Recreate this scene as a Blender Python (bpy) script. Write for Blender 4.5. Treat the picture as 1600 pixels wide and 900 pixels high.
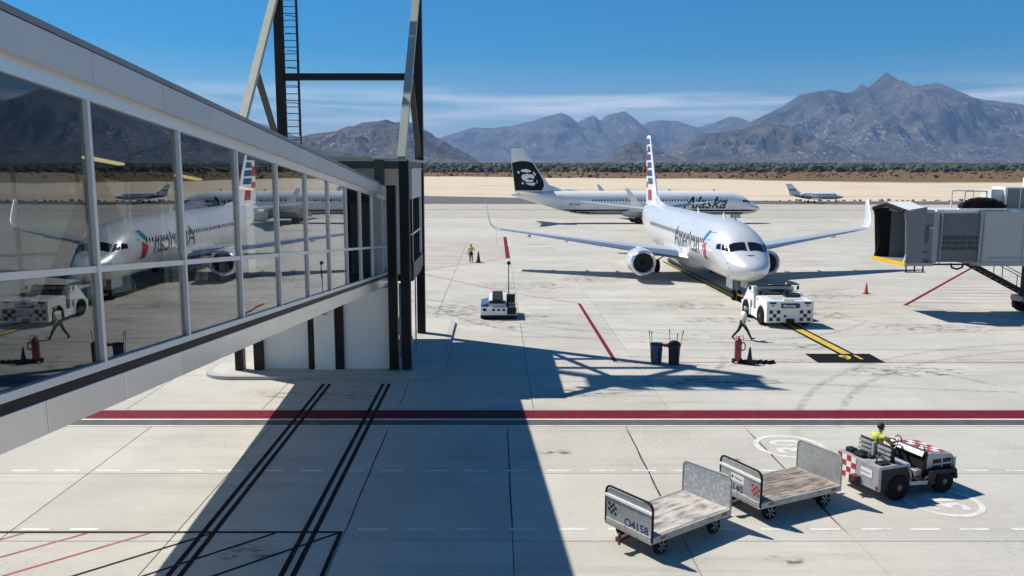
import bpy, bmesh, math, random
import numpy as np
from mathutils import Vector, Matrix, Euler
R = math.radians
random.seed(7); np.random.seed(7)
scene = bpy.context.scene
for o in list(bpy.data.objects): bpy.data.objects.remove(o)

# ------------------------------------------------------------------ camera, world, sun, exposure
cam_d = bpy.data.cameras.new('Camera'); cam = bpy.data.objects.new('Camera', cam_d)
scene.collection.objects.link(cam); scene.camera = cam
cam_d.sensor_width = 36.0; cam_d.lens = 36.0*1280/1600
cam_d.shift_x = (800-776)/1600.0
cam_d.clip_start = 0.1; cam_d.clip_end = 60000
cam.location = (0, 0, 8.7)
cam.rotation_euler = (R(90-math.degrees(math.atan((450-267)/1280))), 0, 0)
scene.render.resolution_x = 1024; scene.render.resolution_y = 576

SUN = Vector((-0.70, 0.41, 1.0)).normalized()          # towards the sun
w = bpy.data.worlds.new('World'); scene.world = w; w.use_nodes = True
nt = w.node_tree; nt.nodes.clear()
N = nt.nodes.new; L = nt.links.new
out = N('ShaderNodeOutputWorld'); bg = N('ShaderNodeBackground'); sky = N('ShaderNodeTexSky')
sky.sky_type = 'NISHITA'; sky.sun_disc = False
sky.sun_elevation = math.asin(SUN.z); sky.sun_rotation = math.atan2(SUN.x, SUN.y)
sky.altitude = 300; sky.air_density = 1.0; sky.dust_density = 0.35; sky.ozone_density = 2.5
bg.inputs['Strength'].default_value = 0.075
# thin cirrus: stretched noise in the direction of view, low above the horizon
tc = N('ShaderNodeTexCoord'); sep = N('ShaderNodeSeparateXYZ'); L(tc.outputs['Generated'], sep.inputs[0])
mp = N('ShaderNodeMapping'); mp.inputs['Scale'].default_value = (2.2, 2.2, 34); mp.inputs['Location'].default_value = (0.35, 0.0, 0.4)
L(tc.outputs['Generated'], mp.inputs['Vector'])
nz = N('ShaderNodeTexNoise'); nz.inputs['Scale'].default_value = 1.6; nz.inputs['Detail'].default_value = 7; nz.inputs['Roughness'].default_value = .55
L(mp.outputs[0], nz.inputs['Vector'])
cr = N('ShaderNodeValToRGB'); cr.color_ramp.elements[0].position = .42; cr.color_ramp.elements[1].position = .64
L(nz.outputs['Fac'], cr.inputs[0])
def mapr(src, a, b, c, d):
    m = N('ShaderNodeMapRange'); m.interpolation_type = 'SMOOTHSTEP'
    m.inputs[1].default_value = a; m.inputs[2].default_value = b; m.inputs[3].default_value = c; m.inputs[4].default_value = d
    L(src, m.inputs[0]); return m.outputs[0]
def mul(a, b):
    m = N('ShaderNodeMath'); m.operation = 'MULTIPLY'
    for i, v in enumerate((a, b)):
        if isinstance(v, (int, float)): m.inputs[i].default_value = v
        else: L(v, m.inputs[i])
    return m.outputs[0]
band = mul(mapr(sep.outputs['Z'], .035, .06, 0, 1), mapr(sep.outputs['Z'], .075, .105, 1, 0))
mask = mul(mul(cr.outputs[0], band), .85)
mixc = N('ShaderNodeMixRGB'); mixc.inputs[2].default_value = (12.5, 12.8, 13.2, 1)
hsv = N('ShaderNodeHueSaturation'); hsv.inputs['Saturation'].default_value = 2.0; L(sky.outputs[0], hsv.inputs['Color'])
L(mask, mixc.inputs[0]); L(hsv.outputs[0], mixc.inputs[1])
L(mixc.outputs[0], bg.inputs['Color']); L(bg.outputs[0], out.inputs['Surface'])

sd = bpy.data.lights.new('Sun', 'SUN'); sd.energy = 5.0; sd.angle = R(.53); sd.color = (1.0, .94, .83)
so = bpy.data.objects.new('Sun', sd); scene.collection.objects.link(so); so.location = (-60, 40, 90)
so.rotation_euler = (-SUN).to_track_quat('-Z', 'Y').to_euler()
vs = scene.view_settings; vs.view_transform = 'Standard'; vs.look = 'None'; vs.exposure = 0.34; vs.gamma = 1.0; vs.use_curve_mapping = False

# ------------------------------------------------------------------ helpers
C = scene.collection
class MB:
    def __init__(s): s.v = []; s.f = []; s.m = []
    def add(s, vs, fs, mi=0):
        o = len(s.v); s.v += [tuple(map(float, p)) for p in vs]; s.f += [tuple(i+o for i in f) for f in fs]; s.m += [mi]*len(fs); return s
    def box(s, x0, x1, y0, y1, z0, z1, mi=0):
        return s.hexa([(x0,y0,z0),(x1,y0,z0),(x1,y1,z0),(x0,y1,z0),(x0,y0,z1),(x1,y0,z1),(x1,y1,z1),(x0,y1,z1)], mi)
    def hexa(s, p, mi=0):
        return s.add(p, [(3,2,1,0),(4,5,6,7),(0,1,5,4),(1,2,6,5),(2,3,7,6),(3,0,4,7)], mi)
    def beam(s, a, b, wx, wy=None, up=(0,0,1), mi=0):
        a = Vector(a); b = Vector(b); d = (b-a).normalized(); wy = wy or wx
        u = Vector(up)
        if abs(d.dot(u)) > .98: u = Vector((0,1,0))
        x = d.cross(u).normalized(); y = x.cross(d).normalized()
        q = [x*i*wx/2+y*j*wy/2 for i, j in ((-1,-1),(1,-1),(1,1),(-1,1))]
        return s.add([a+k for k in q]+[b+k for k in q], [(3,2,1,0),(4,5,6,7),(0,1,5,4),(1,2,6,5),(2,3,7,6),(3,0,4,7)], mi)
    def tube(s, pts, rs, n=10, mi=0, cap=True):
        pts = [Vector(p) for p in pts]
        if isinstance(rs, (int, float)): rs = [rs]*len(pts)
        rings = []; px = None
        for i, p in enumerate(pts):
            d = (pts[min(i+1, len(pts)-1)]-pts[max(i-1, 0)]).normalized()
            if px is None:
                u = Vector((0,0,1)) if abs(d.z) < .9 else Vector((0,1,0)); px = d.cross(u).normalized()
            px = (px-d*px.dot(d)).normalized(); py = d.cross(px)
            rings.append([p+(px*math.cos(2*math.pi*k/n)+py*math.sin(2*math.pi*k/n))*rs[i] for k in range(n)])
        vs = [q for r in rings for q in r]; fs = []
        for i in range(len(pts)-1):
            for k in range(n):
                fs.append((i*n+k, i*n+(k+1) % n, (i+1)*n+(k+1) % n, (i+1)*n+k))
        if cap: fs += [tuple(reversed(range(n))), tuple(range((len(pts)-1)*n, len(pts)*n))]
        return s.add(vs, fs, mi)
    def lathe(s, prof, o=(0,0,0), axis='Z', n=24, mi=0, cap=True):
        # prof: (radius, along) pairs
        vs = []; fs = []
        for r, h in prof:
            for k in range(n):
                a = 2*math.pi*k/n; c, q = r*math.cos(a), r*math.sin(a)
                p = (c, q, h) if axis == 'Z' else ((c, h, q) if axis == 'Y' else (h, c, q))
                vs.append((p[0]+o[0], p[1]+o[1], p[2]+o[2]))
        for i in range(len(prof)-1):
            for k in range(n): fs.append((i*n+k, i*n+(k+1) % n, (i+1)*n+(k+1) % n, (i+1)*n+k))
        if cap: fs += [tuple(reversed(range(n))), tuple(range((len(prof)-1)*n, len(prof)*n))]
        return s.add(vs, fs, mi)
    def prism(s, poly, z0, z1, mi=0):           # poly in xy
        n = len(poly)
        return s.add([(x,y,z0) for x,y in poly]+[(x,y,z1) for x,y in poly],
              [tuple(reversed(range(n))), tuple(range(n, 2*n))]+[(i,(i+1)%n,(i+1)%n+n,i+n) for i in range(n)], mi)
    def prism_y(s, poly, y0, y1, mi=0):         # poly in xz
        n = len(poly)
        return s.add([(x,y0,z) for x,z in poly]+[(x,y1,z) for x,z in poly],
              [tuple(range(n)), tuple(reversed(range(n, 2*n)))]+[(i,i+n,(i+1)%n+n,(i+1)%n) for i in range(n)], mi)
    def prism_x(s, poly, x0, x1, mi=0):         # poly in yz
        n = len(poly)
        return s.add([(x0,y,z) for y,z in poly]+[(x1,y,z) for y,z in poly],
              [tuple(range(n)), tuple(reversed(range(n, 2*n)))]+[(i,i+n,(i+1)%n+n,(i+1)%n) for i in range(n)], mi)
    def build(s, name, mat, parent=None, smooth=False, bevel=0, angle=40):
        me = bpy.data.meshes.new(name); me.from_pydata(s.v, [], s.f); 
        mats = mat if isinstance(mat, (list, tuple)) else [mat]
        for q in mats: me.materials.append(M[q] if isinstance(q, str) else q)
        if len(mats) > 1: me.polygons.foreach_set('material_index', s.m)
        bm = bmesh.new(); bm.from_mesh(me)
        bmesh.ops.recalc_face_normals(bm, faces=bm.faces)
        if bevel:
            ed = [e for e in bm.edges if len(e.link_faces) == 2 and e.calc_face_angle(0) > R(30)]
            bmesh.ops.bevel(bm, geom=ed, offset=bevel, segments=2 if bevel > .02 else 1, affect='EDGES', profile=.6, clamp_overlap=True)
        bm.to_mesh(me); bm.free()
        o = bpy.data.objects.new(name, me); C.objects.link(o)
        if smooth:
            me.polygons.foreach_set('use_smooth', [True]*len(me.polygons))
            me.set_sharp_from_angle(angle=R(angle))
        if parent is not None: o.parent = parent
        return o
def tag(o, label=None, cat=None, group=None, kind=None):
    if label: o['label'] = label
    if cat: o['category'] = cat
    if group: o['group'] = group
    if kind: o['kind'] = kind
    return o
def thing(name, label, cat, loc=(0,0,0), rz=0, group=None):
    o = bpy.data.objects.new(name, None); C.objects.link(o); o.location = loc; o.rotation_euler = (0,0,rz)
    o.empty_display_size = .3
    return tag(o, label, cat, group)
def copy_of(o, parent=None, loc=None):
    c = o.copy(); C.objects.link(c)
    if parent is not None: c.parent = parent
    if loc is not None: c.location = loc
    return c
def copy_tree(o, parent=None):
    c = copy_of(o, parent)
    for ch in list(o.children): copy_tree(ch, c)
    return c

# ------------------------------------------------------------------ materials
M = {}
def mat(name, col, rough=.5, metal=0.0, var=0.0, vscale=3.0, bump=0.0, bscale=20.0, spec=.5, dirt=None, dscale=2.0, dpos=(.52,.68), coords='Object', stretch=None, rnd=0.0, coat=0, ior=None):
    m = bpy.data.materials.new(name); m.use_nodes = True; t = m.node_tree; n = t.nodes.new; l = t.links.new
    b = t.nodes['Principled BSDF']; b.inputs['Base Color'].default_value = (*col, 1)
    b.inputs['Roughness'].default_value = rough; b.inputs['Metallic'].default_value = metal
    b.inputs['Specular IOR Level'].default_value = spec
    if coat: b.inputs['Coat Weight'].default_value = coat; b.inputs['Coat Roughness'].default_value = .08
    src = None
    if var or bump or dirt or rnd:
        tcn = n('ShaderNodeTexCoord'); co = tcn.outputs[coords] if coords != 'World' else n('ShaderNodeNewGeometry').outputs['Position']
        if stretch:
            mpn = n('ShaderNodeMapping'); mpn.inputs['Scale'].default_value = stretch; l(co, mpn.inputs['Vector']); co = mpn.outputs[0]
    if var:
        z = n('ShaderNodeTexNoise'); z.inputs['Scale'].default_value = vscale; z.inputs['Detail'].default_value = 6; z.inputs['Roughness'].default_value = .65; l(co, z.inputs['Vector'])
        mr = n('ShaderNodeMapRange'); mr.inputs[1].default_value = .25; mr.inputs[2].default_value = .75
        mr.inputs[3].default_value = 1-var; mr.inputs[4].default_value = 1+var; l(z.outputs['Fac'], mr.inputs[0])
        hs = n('ShaderNodeHueSaturation'); hs.inputs['Color'].default_value = (*col, 1); l(mr.outputs[0], hs.inputs['Value']); src = hs.outputs[0]
    if rnd:
        oi = n('ShaderNodeObjectInfo'); mr = n('ShaderNodeMapRange'); mr.inputs[3].default_value = 1-rnd; mr.inputs[4].default_value = 1+rnd; l(oi.outputs['Random'], mr.inputs[0])
        hs = n('ShaderNodeHueSaturation'); l(mr.outputs[0], hs.inputs['Value'])
        if src: l(src, hs.inputs['Color'])
        else: hs.inputs['Color'].default_value = (*col, 1)
        src = hs.outputs[0]
    if dirt:
        z = n('ShaderNodeTexNoise'); z.inputs['Scale'].default_value = dscale; z.inputs['Detail'].default_value = 8; z.inputs['Roughness'].default_value = .7; l(co, z.inputs['Vector'])
        rp = n('ShaderNodeValToRGB'); rp.color_ramp.elements[0].position = dpos[0]; rp.color_ramp.elements[1].position = dpos[1]; l(z.outputs['Fac'], rp.inputs[0])
        mx = n('ShaderNodeMixRGB'); mx.inputs[2].default_value = (*dirt, 1); l(rp.outputs[0], mx.inputs[0])
        if src: l(src, mx.inputs[1])
        else: mx.inputs[1].default_value = (*col, 1)
        src = mx.outputs[0]
    if src: l(src, b.inputs['Base Color'])
    if bump:
        z = n('ShaderNodeTexNoise'); z.inputs['Scale'].default_value = bscale; z.inputs['Detail'].default_value = 5; l(co, z.inputs['Vector'])
        bp = n('ShaderNodeBump'); bp.inputs['Strength'].default_value = bump; bp.inputs['Distance'].default_value = .02; l(z.outputs['Fac'], bp.inputs['Height']); l(bp.outputs[0], b.inputs['Normal'])
    M[name] = m; return m

# concrete slabs: world-space mottling, tyre streaks along X, small spalls, oil stains, per-slab tint
def concrete(name, col, tint=.045, streak=.16, spot=.55):
    m = bpy.data.materials.new(name); m.use_nodes = True; t = m.node_tree; n = t.nodes.new; l = t.links.new
    b = t.nodes['Principled BSDF']; b.inputs['Roughness'].default_value = .85; b.inputs['Specular IOR Level'].default_value = .25
    pos = n('ShaderNodeNewGeometry').outputs['Position']
    def noise(scale, stretch=(1,1,1), det=6, ro=.6):
        mpn = n('ShaderNodeMapping'); mpn.inputs['Scale'].default_value = stretch; l(pos, mpn.inputs['Vector'])
        z = n('ShaderNodeTexNoise'); z.inputs['Scale'].default_value = scale; z.inputs['Detail'].default_value = det; z.inputs['Roughness'].default_value = ro; l(mpn.outputs[0], z.inputs['Vector']); return z.outputs['Fac']
    def rng(s, a, b2, c, d):
        mr = n('ShaderNodeMapRange'); mr.inputs[1].default_value = a; mr.inputs[2].default_value = b2; mr.inputs[3].default_value = c; mr.inputs[4].default_value = d; l(s, mr.inputs[0]); return mr.outputs[0]
    def mm(a, b2):
        q = n('ShaderNodeMath'); q.operation = 'MULTIPLY'; l(a, q.inputs[0]); l(b2, q.inputs[1]); return q.outputs[0]
    def mix_gate(fine, area):            # clusters of dark spalls inside some areas
        g = rng(area, .52, .66, 0, 1); d = rng(fine, .60, .66, 0, .62); q = mm(g, d)
        r_ = n('ShaderNodeMath'); r_.operation = 'SUBTRACT'; r_.inputs[0].default_value = 1; l(q, r_.inputs[1]); return r_.outputs[0]
    oi = n('ShaderNodeObjectInfo')
    v = mm(rng(oi.outputs['Random'], 0, 1, 1-tint, 1+tint), rng(noise(.35), .3, .7, .90, 1.08))
    v = mm(v, rng(noise(5, det=8, ro=.75), .3, .7, .95, 1.05))
    v = mm(v, rng(noise(.9, (.12, 1.6, 1), 7, .7), .52, .78, 1, 1-streak))
    v = mm(v, rng(noise(2.6, (.35, 1.2, 1), 9, .8), .63, .70, 1, 1-spot*.5))
    v = mm(v, rng(noise(9, (.6, 1.5, 1), 4, .6), .70, .735, 1, 1-spot))
    v = mm(v, rng(noise(.16, (.5,1,1), 5, .7), .56, .75, 1, .74))
    v = mm(v, rng(noise(.5, (.05, 1.1, 1), 5, .65), .60, .72, 1, .80))
    v = mm(v, mix_gate(noise(24, (.35, 1.0, 1), 3, .5), noise(.22, (.6, 1, 1), 3, .5)))
    hs = n('ShaderNodeHueSaturation'); hs.inputs['Color'].default_value = (*col, 1); l(v, hs.inputs['Value']); l(hs.outputs[0], b.inputs['Base Color'])
    bp = n('ShaderNodeBump'); bp.inputs['Strength'].default_value = .25; bp.inputs['Distance'].default_value = .01; l(noise(14, det=6), bp.inputs['Height']); l(bp.outputs[0], b.inputs['Normal'])
    M[name] = m; return m
concrete('concrete', (.475, .455, .405), .05, .24, .62)
concrete('concrete_old', (.44, .41, .345), .02, .25, .3)
mat('joint', (.12, .115, .105), .95)
mat('kerb', (.40, .395, .37), .9, var=.12, bump=.2)
mat('asphalt', (.10, .098, .095), .9, var=.2, vscale=.05, coords='World')
mat('paint_red', (.16, .010, .024), .7, var=.18, vscale=1.5, coords='World', dirt=(.11,.03,.035), dscale=1.1, spec=.1)
mat('paint_thinred', (.30, .035, .05), .7, var=.25, vscale=1.5, coords='World', dirt=(.3,.24,.22), dscale=.6, dpos=(.5,.7))
mat('paint_white', (.66, .655, .62), .7, var=.1, vscale=3, coords='World', dirt=(.47,.455,.41), dscale=2.6, dpos=(.47,.66))
mat('paint_yellow', (.62, .40, .04), .7, var=.15, coords='World', dirt=(.35,.27,.12), dscale=2)
mat('paint_oldyellow', (.45, .36, .17), .8, var=.2, coords='World', dirt=(.4,.37,.31), dscale=1.2, dpos=(.42,.6))
mat('paint_black', (.010, .010, .012), .85, var=.25, coords='World', spec=.08)
mat('paint_darkline', (.026, .018, .018), .85, spec=.08, var=.3, coords='World', dirt=(.10,.09,.085), dscale=2, dpos=(.55,.75))
mat('grate', (.10, .105, .10), .75, .3, var=.2, rnd=.12)
mat('panel_grey', (.50, .51, .52), .42, .15, var=.04, vscale=.6, rnd=.04)
mat('panel_light', (.80, .785, .75), .30, .72, var=.04, vscale=.6, rnd=.05)
mat('coping', (.22, .23, .24), .5, .3, var=.1)
mat('alu', (.66, .67, .68), .32, .35, var=.05)
mat('dark_steel', (.011, .0115, .011), .5, .0, spec=.25, var=.2, vscale=1.2, bump=.05)
mat('steel_green', (.035, .04, .034), .5, .0, var=.15)
mat('steel_pale', (.34, .36, .30), .5, .0, var=.12)
mat('wall_white', (.78, .775, .76), .7, var=.06, vscale=.8, bump=.04)
mat('wall_grey', (.60, .60, .60), .7, var=.05, vscale=.7)
mat('ceiling_dark', (.03, .03, .032), .8)
mat('interior_floor', (.14, .14, .15), .6, var=.1)

mat('polished', (.72, .73, .75), .16, .85)
mat('wing_grey', (.47, .49, .51), .35, .2, var=.06, vscale=.8)
mat('tail_black', (.005, .005, .007), .55, spec=.25)
mat('navy', (.012, .016, .035), .35, coat=.3)
mat('livery_blue', (.016, .075, .20), .35, coat=.3)
mat('livery_red', (.42, .015, .035), .35, coat=.3)
mat('livery_teal', (.02, .22, .32), .35)
mat('letter_grey', (.045, .065, .095), .4)
mat('glass_black', (.008, .009, .011), .08, spec=.7)
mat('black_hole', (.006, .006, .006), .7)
mat('tyre', (.010, .010, .010), .85, var=.2, spec=.15)
mat('hub', (.10, .10, .10), .5, .4, var=.2)
mat('gear_grey', (.30, .30, .30), .45, .3)
mat('galv', (.42, .44, .455), .42, .55, var=.16, vscale=9, dirt=(.25,.26,.27), dscale=5, dpos=(.5,.75), bump=.05)
mat('galv_blue', (.40, .44, .49), .42, .5, var=.2, vscale=14, dirt=(.66,.68,.70), dscale=9, dpos=(.5,.62), bump=.06)
mat('cart_deck', (.50, .48, .44), .75, 0, var=.30, vscale=9, dirt=(.13,.065,.048), dscale=2.3, dpos=(.44,.66), bump=.2, stretch=(.8,2.4,1))
mat('cart_deck_brown', (.34, .30, .265), .8, 0, var=.35, vscale=9, dirt=(.12,.07,.05), dscale=3.0, dpos=(.40,.62), bump=.25, stretch=(.6,2.6,1), rnd=.2)
mat('cart_frame', (.40, .40, .39), .6, .2, var=.2, vscale=6, dirt=(.2,.14,.11), dscale=5)
mat('decal_blue', (.02, .03, .13), .5)
mat('decal_white', (.76, .76, .75), .5, var=.04)
mat('decal_red', (.42, .02, .03), .5, var=.08)
mat('decal_maroon', (.06, .015, .02), .5)
mat('red_lamp', (.25, .015, .015), .3)
mat('tractor_grey', (.36, .37, .385), .45, .1, var=.1, vscale=5, dirt=(.2,.19,.18), dscale=3.5, dpos=(.55,.75))
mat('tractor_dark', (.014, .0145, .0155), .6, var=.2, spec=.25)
mat('seat_black', (.02, .02, .02), .6)
mat('tug_white', (.80, .80, .79), .35, 0, var=.04, dirt=(.45,.43,.40), dscale=2.5, dpos=(.6,.8), coat=.2)
mat('bridge_grey', (.30, .33, .355), .5, .1, var=.06, vscale=.7)
mat('bridge_dark', (.15, .17, .19), .55, .1, var=.08, vscale=.9)
mat('bridge_light', (.36, .385, .405), .5, .1, var=.05, vscale=.5)
mat('rubber', (.012, .0125, .0135), .8, var=.2, spec=.2)
mat('safety_yellow', (.75, .48, .03), .5, var=.1)
mat('ext_red', (.24, .014, .022), .35, var=.08, coat=.3)
mat('cone_orange', (.50, .07, .02), .6, var=.1)
mat('cone_dark', (.035, .03, .028), .7, var=.2)
mat('bin_blue', (.018, .045, .14), .45, var=.1)
mat('bin_black', (.02, .021, .023), .45, var=.15)
mat('pink_cloth', (.50, .06, .12), .8)
mat('skin', (.30, .16, .10), .6)
mat('hair', (.008, .007, .007), .7)
mat('hivis', (.50, .54, .09), .7, var=.06)
mat('hivis_strip', (.75, .76, .72), .4)
mat('shirt_white', (.75, .75, .74), .8, var=.05)
mat('shirt_orange', (.42, .17, .04), .8, var=.12, vscale=12)
mat('trousers', (.014, .015, .02), .85, var=.2)
mat('shoe', (.012, .012, .012), .6)
mat('cap_white', (.7, .7, .69), .7)
mat('solar_blue', (.05, .10, .22), .3, var=.3, vscale=14)
mat('sand', (.66, .56, .42), .95, var=.12, vscale=.03, coords='World', stretch=(.25,1,1), dirt=(.50,.41,.30), dscale=.02)
mat('bark', (.10, .075, .05), .9)

# tinted glass: real Fresnel-like mirror over a dark see-through tint, same from either side
def glass(name, tint, r0):
    m = bpy.data.materials.new(name); m.use_nodes = True; t = m.node_tree; t.nodes.clear(); n = t.nodes.new; l = t.links.new
    o = n('ShaderNodeOutputMaterial'); mx = n('ShaderNodeMixShader'); tr = n('ShaderNodeBsdfTransparent'); tr.inputs[0].default_value = (*tint, 1)
    gl = n('ShaderNodeBsdfGlossy'); gl.inputs['Roughness'].default_value = 0.0; gl.inputs['Color'].default_value = (.94,.97,1,1)
    zz = n('ShaderNodeTexNoise'); zz.inputs['Scale'].default_value = .55; zz.inputs['Detail'].default_value = 2; l(n('ShaderNodeNewGeometry').outputs['Position'], zz.inputs['Vector'])
    bw = n('ShaderNodeBump'); bw.inputs['Strength'].default_value = .10; bw.inputs['Distance'].default_value = .02; l(zz.outputs['Fac'], bw.inputs['Height']); l(bw.outputs[0], gl.inputs['Normal'])
    lw = n('ShaderNodeLayerWeight'); lw.inputs['Blend'].default_value = .5
    pw = n('ShaderNodeMath'); pw.operation = 'POWER'; pw.inputs[1].default_value = 3.6; l(lw.outputs['Facing'], pw.inputs[0])
    mr = n('ShaderNodeMapRange'); mr.inputs[3].default_value = r0; mr.inputs[4].default_value = 1.0; l(pw.outputs[0], mr.inputs[0])
    l(mr.outputs[0], mx.inputs[0]); l(tr.outputs[0], mx.inputs[1]); l(gl.outputs[0], mx.inputs[2]); l(mx.outputs[0], o.inputs[0]); M[name] = m
glass('glass', (.54, .575, .585), .05)
def emis(name, col, st):
    m = bpy.data.materials.new(name); m.use_nodes = True; b = m.node_tree.nodes['Principled BSDF']
    b.inputs['Base Color'].default_value = (*col, 1); b.inputs['Emission Color'].default_value = (*col, 1); b.inputs['Emission Strength'].default_value = st; M[name] = m
emis('lit_strip', (1, .72, .32), 1.6)

def text_mb(s, size=1.0, shear=0.0, fat=0.0, spacing=1.0, maxlen=None):
    cu = bpy.data.curves.new('t', 'FONT'); cu.body = s; cu.size = size; cu.shear = shear; cu.offset = fat; cu.space_character = spacing; cu.resolution_u = 3
    ob = bpy.data.objects.new('t', cu); C.objects.link(ob)
    dg = bpy.context.evaluated_depsgraph_get(); me = bpy.data.meshes.new_from_object(ob.evaluated_get(dg))
    bpy.data.objects.remove(ob); bpy.data.curves.remove(cu)
    bm = bmesh.new(); bm.from_mesh(me); bpy.data.meshes.remove(me)
    bmesh.ops.triangulate(bm, faces=bm.faces)
    if maxlen:
        for _ in range(5):
            ed = [e for e in bm.edges if e.calc_length() > maxlen]
            if not ed: break
            bmesh.ops.subdivide_edges(bm, edges=ed, cuts=1); bmesh.ops.triangulate(bm, faces=bm.faces)
    bm.verts.ensure_lookup_table()
    mb = MB(); mb.add([v.co for v in bm.verts], [[v.index for v in f.verts] for f in bm.faces]); bm.free()
    xs = [p[0] for p in mb.v]; ys = [p[1] for p in mb.v]; mb.bb = (min(xs), max(xs), min(ys), max(ys)); return mb
def mapped(mb, fn):
    q = MB(); q.v = [tuple(fn(*p)) for p in mb.v]; q.f = list(mb.f); q.m = list(mb.m); return q

def skin_paint(name, col, rough, metal, coat):
    """airframe paint with faint frame and stringer joints and grime low on the belly"""
    m = mat(name, col, rough, metal, coat=coat); t = m.node_tree; n = t.nodes.new; l = t.links.new; b = t.nodes['Principled BSDF']
    tcn = n('ShaderNodeTexCoord'); sp = n('ShaderNodeSeparateXYZ'); l(tcn.outputs['Object'], sp.inputs[0])
    def seam(src, period, wd):
        a = n('ShaderNodeMath'); a.operation = 'DIVIDE'; a.inputs[1].default_value = period; l(src, a.inputs[0])
        f = n('ShaderNodeMath'); f.operation = 'FRACT'; l(a.outputs[0], f.inputs[0])
        g = n('ShaderNodeMath'); g.operation = 'LESS_THAN'; g.inputs[1].default_value = wd/period; l(f.outputs[0], g.inputs[0]); return g.outputs[0]
    mx = n('ShaderNodeMath'); mx.operation = 'MAXIMUM'; l(seam(sp.outputs['Y'], 2.54, .025), mx.inputs[0]); l(seam(sp.outputs['Z'], 1.31, .018), mx.inputs[1])
    z = n('ShaderNodeTexNoise'); z.inputs['Scale'].default_value = 1.1; z.inputs['Detail'].default_value = 7; z.inputs['Roughness'].default_value = .7
    mp_ = n('ShaderNodeMapping'); mp_.inputs['Scale'].default_value = (1,.35,1.6); l(tcn.outputs['Object'], mp_.inputs['Vector']); l(mp_.outputs[0], z.inputs['Vector'])
    r = n('ShaderNodeMapRange'); r.inputs[1].default_value = .35; r.inputs[2].default_value = .75; r.inputs[3].default_value = 1.03; r.inputs[4].default_value = .90; l(z.outputs['Fac'], r.inputs[0])
    q = n('ShaderNodeMath'); q.operation = 'MULTIPLY_ADD'; q.inputs[1].default_value = -.16; l(mx.outputs[0], q.inputs[0]); l(r.outputs[0], q.inputs[2])
    hs = n('ShaderNodeHueSaturation'); hs.inputs['Color'].default_value = (*col, 1); l(q.outputs[0], hs.inputs['Value']); l(hs.outputs[0], b.inputs['Base Color'])
skin_paint('silver_paint', (.70, .71, .73), .30, .22, .4)
skin_paint('white_paint', (.79, .79, .79), .33, 0, .25)
def worn(name, col, scale, lo, hi, amount=1.0, stretch=(1,1,1)):
    """patchy film: noise decides where it still covers the concrete"""
    m = bpy.data.materials.new(name); m.use_nodes = True; t = m.node_tree; n = t.nodes.new; l = t.links.new
    b = t.nodes['Principled BSDF']; b.inputs['Base Color'].default_value = (*col, 1); b.inputs['Roughness'].default_value = .8; b.inputs['Specular IOR Level'].default_value = .2
    mp_ = n('ShaderNodeMapping'); mp_.inputs['Scale'].default_value = stretch; l(n('ShaderNodeNewGeometry').outputs['Position'], mp_.inputs['Vector'])
    z = n('ShaderNodeTexNoise'); z.inputs['Scale'].default_value = scale; z.inputs['Detail'].default_value = 8; z.inputs['Roughness'].default_value = .72; l(mp_.outputs[0], z.inputs['Vector'])
    r = n('ShaderNodeMapRange'); r.inputs[1].default_value = lo; r.inputs[2].default_value = hi; r.inputs[3].default_value = 0; r.inputs[4].default_value = amount; l(z.outputs['Fac'], r.inputs[0])
    uv = n('ShaderNodeAttribute'); uv.attribute_name = 'edge'; q = n('ShaderNodeMath'); q.operation = 'MULTIPLY'; l(uv.outputs['Fac'], q.inputs[0]); l(r.outputs[0], q.inputs[1])
    l(q.outputs[0], b.inputs['Alpha']); M[name] = m
worn('scuff_dark', (.06, .057, .052), 3.0, .40, .72, .34, (1,1,1))
worn('scuff_light', (.72, .72, .70), 2.2, .38, .70, .22)
worn('stain', (.055, .05, .042), 2.8, .50, .64, .75, (.55,1.3,1))
worn('crack_seal', (.05, .05, .05), 2.0, .2, .5, .9)

# ------------------------------------------------------------------ ground, apron, markings
def zg(y): 
    t = np.clip((np.asarray(y, float)-330)/260, 0, 1); s = t*t*(3-2*t)
    return s*.0118*np.maximum(np.asarray(y, float)-400, 0)
def vnoise(x, y, seed=0):
    xi = np.floor(x).astype(np.int64); yi = np.floor(y).astype(np.int64); xf = x-xi; yf = y-yi
    def h(a, b):
        n = (a*374761393+b*668265263+seed*974634541) & 0x7fffffff
        n = ((n ^ (n >> 13))*1274126177) & 0x7fffffff
        return ((n ^ (n >> 16)) & 0xffff)/65535.0
    u = xf*xf*(3-2*xf); v = yf*yf*(3-2*yf)
    return (h(xi,yi)*(1-u)+h(xi+1,yi)*u)*(1-v)+(h(xi,yi+1)*(1-u)+h(xi+1,yi+1)*u)*v
def fbm(x, y, o=5, seed=0, ridge=False):
    r = np.zeros_like(x); a = 1.0; tot = 0
    for i in range(o):
        n = vnoise(x*2**i, y*2**i, seed+i)
        if ridge: n = 1-abs(2*n-1)
        r += a*n; tot += a; a *= .5
    return r/tot
def grid_obj(name, X, Y, Z, m, smooth=True):
    nr, nc = X.shape
    me = bpy.data.meshes.new(name); idx = np.arange(nr*nc).reshape(nr, nc)
    f = np.stack([idx[:-1,:-1], idx[:-1,1:], idx[1:,1:], idx[1:,:-1]], -1).reshape(-1, 4)
    me.from_pydata(np.stack([X,Y,Z], -1).reshape(-1,3).tolist(), [], f.tolist()); me.materials.append(M[m])
    if smooth: me.polygons.foreach_set('use_smooth', [True]*len(me.polygons))
    o = bpy.data.objects.new(name, me); C.objects.link(o); return o

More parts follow.
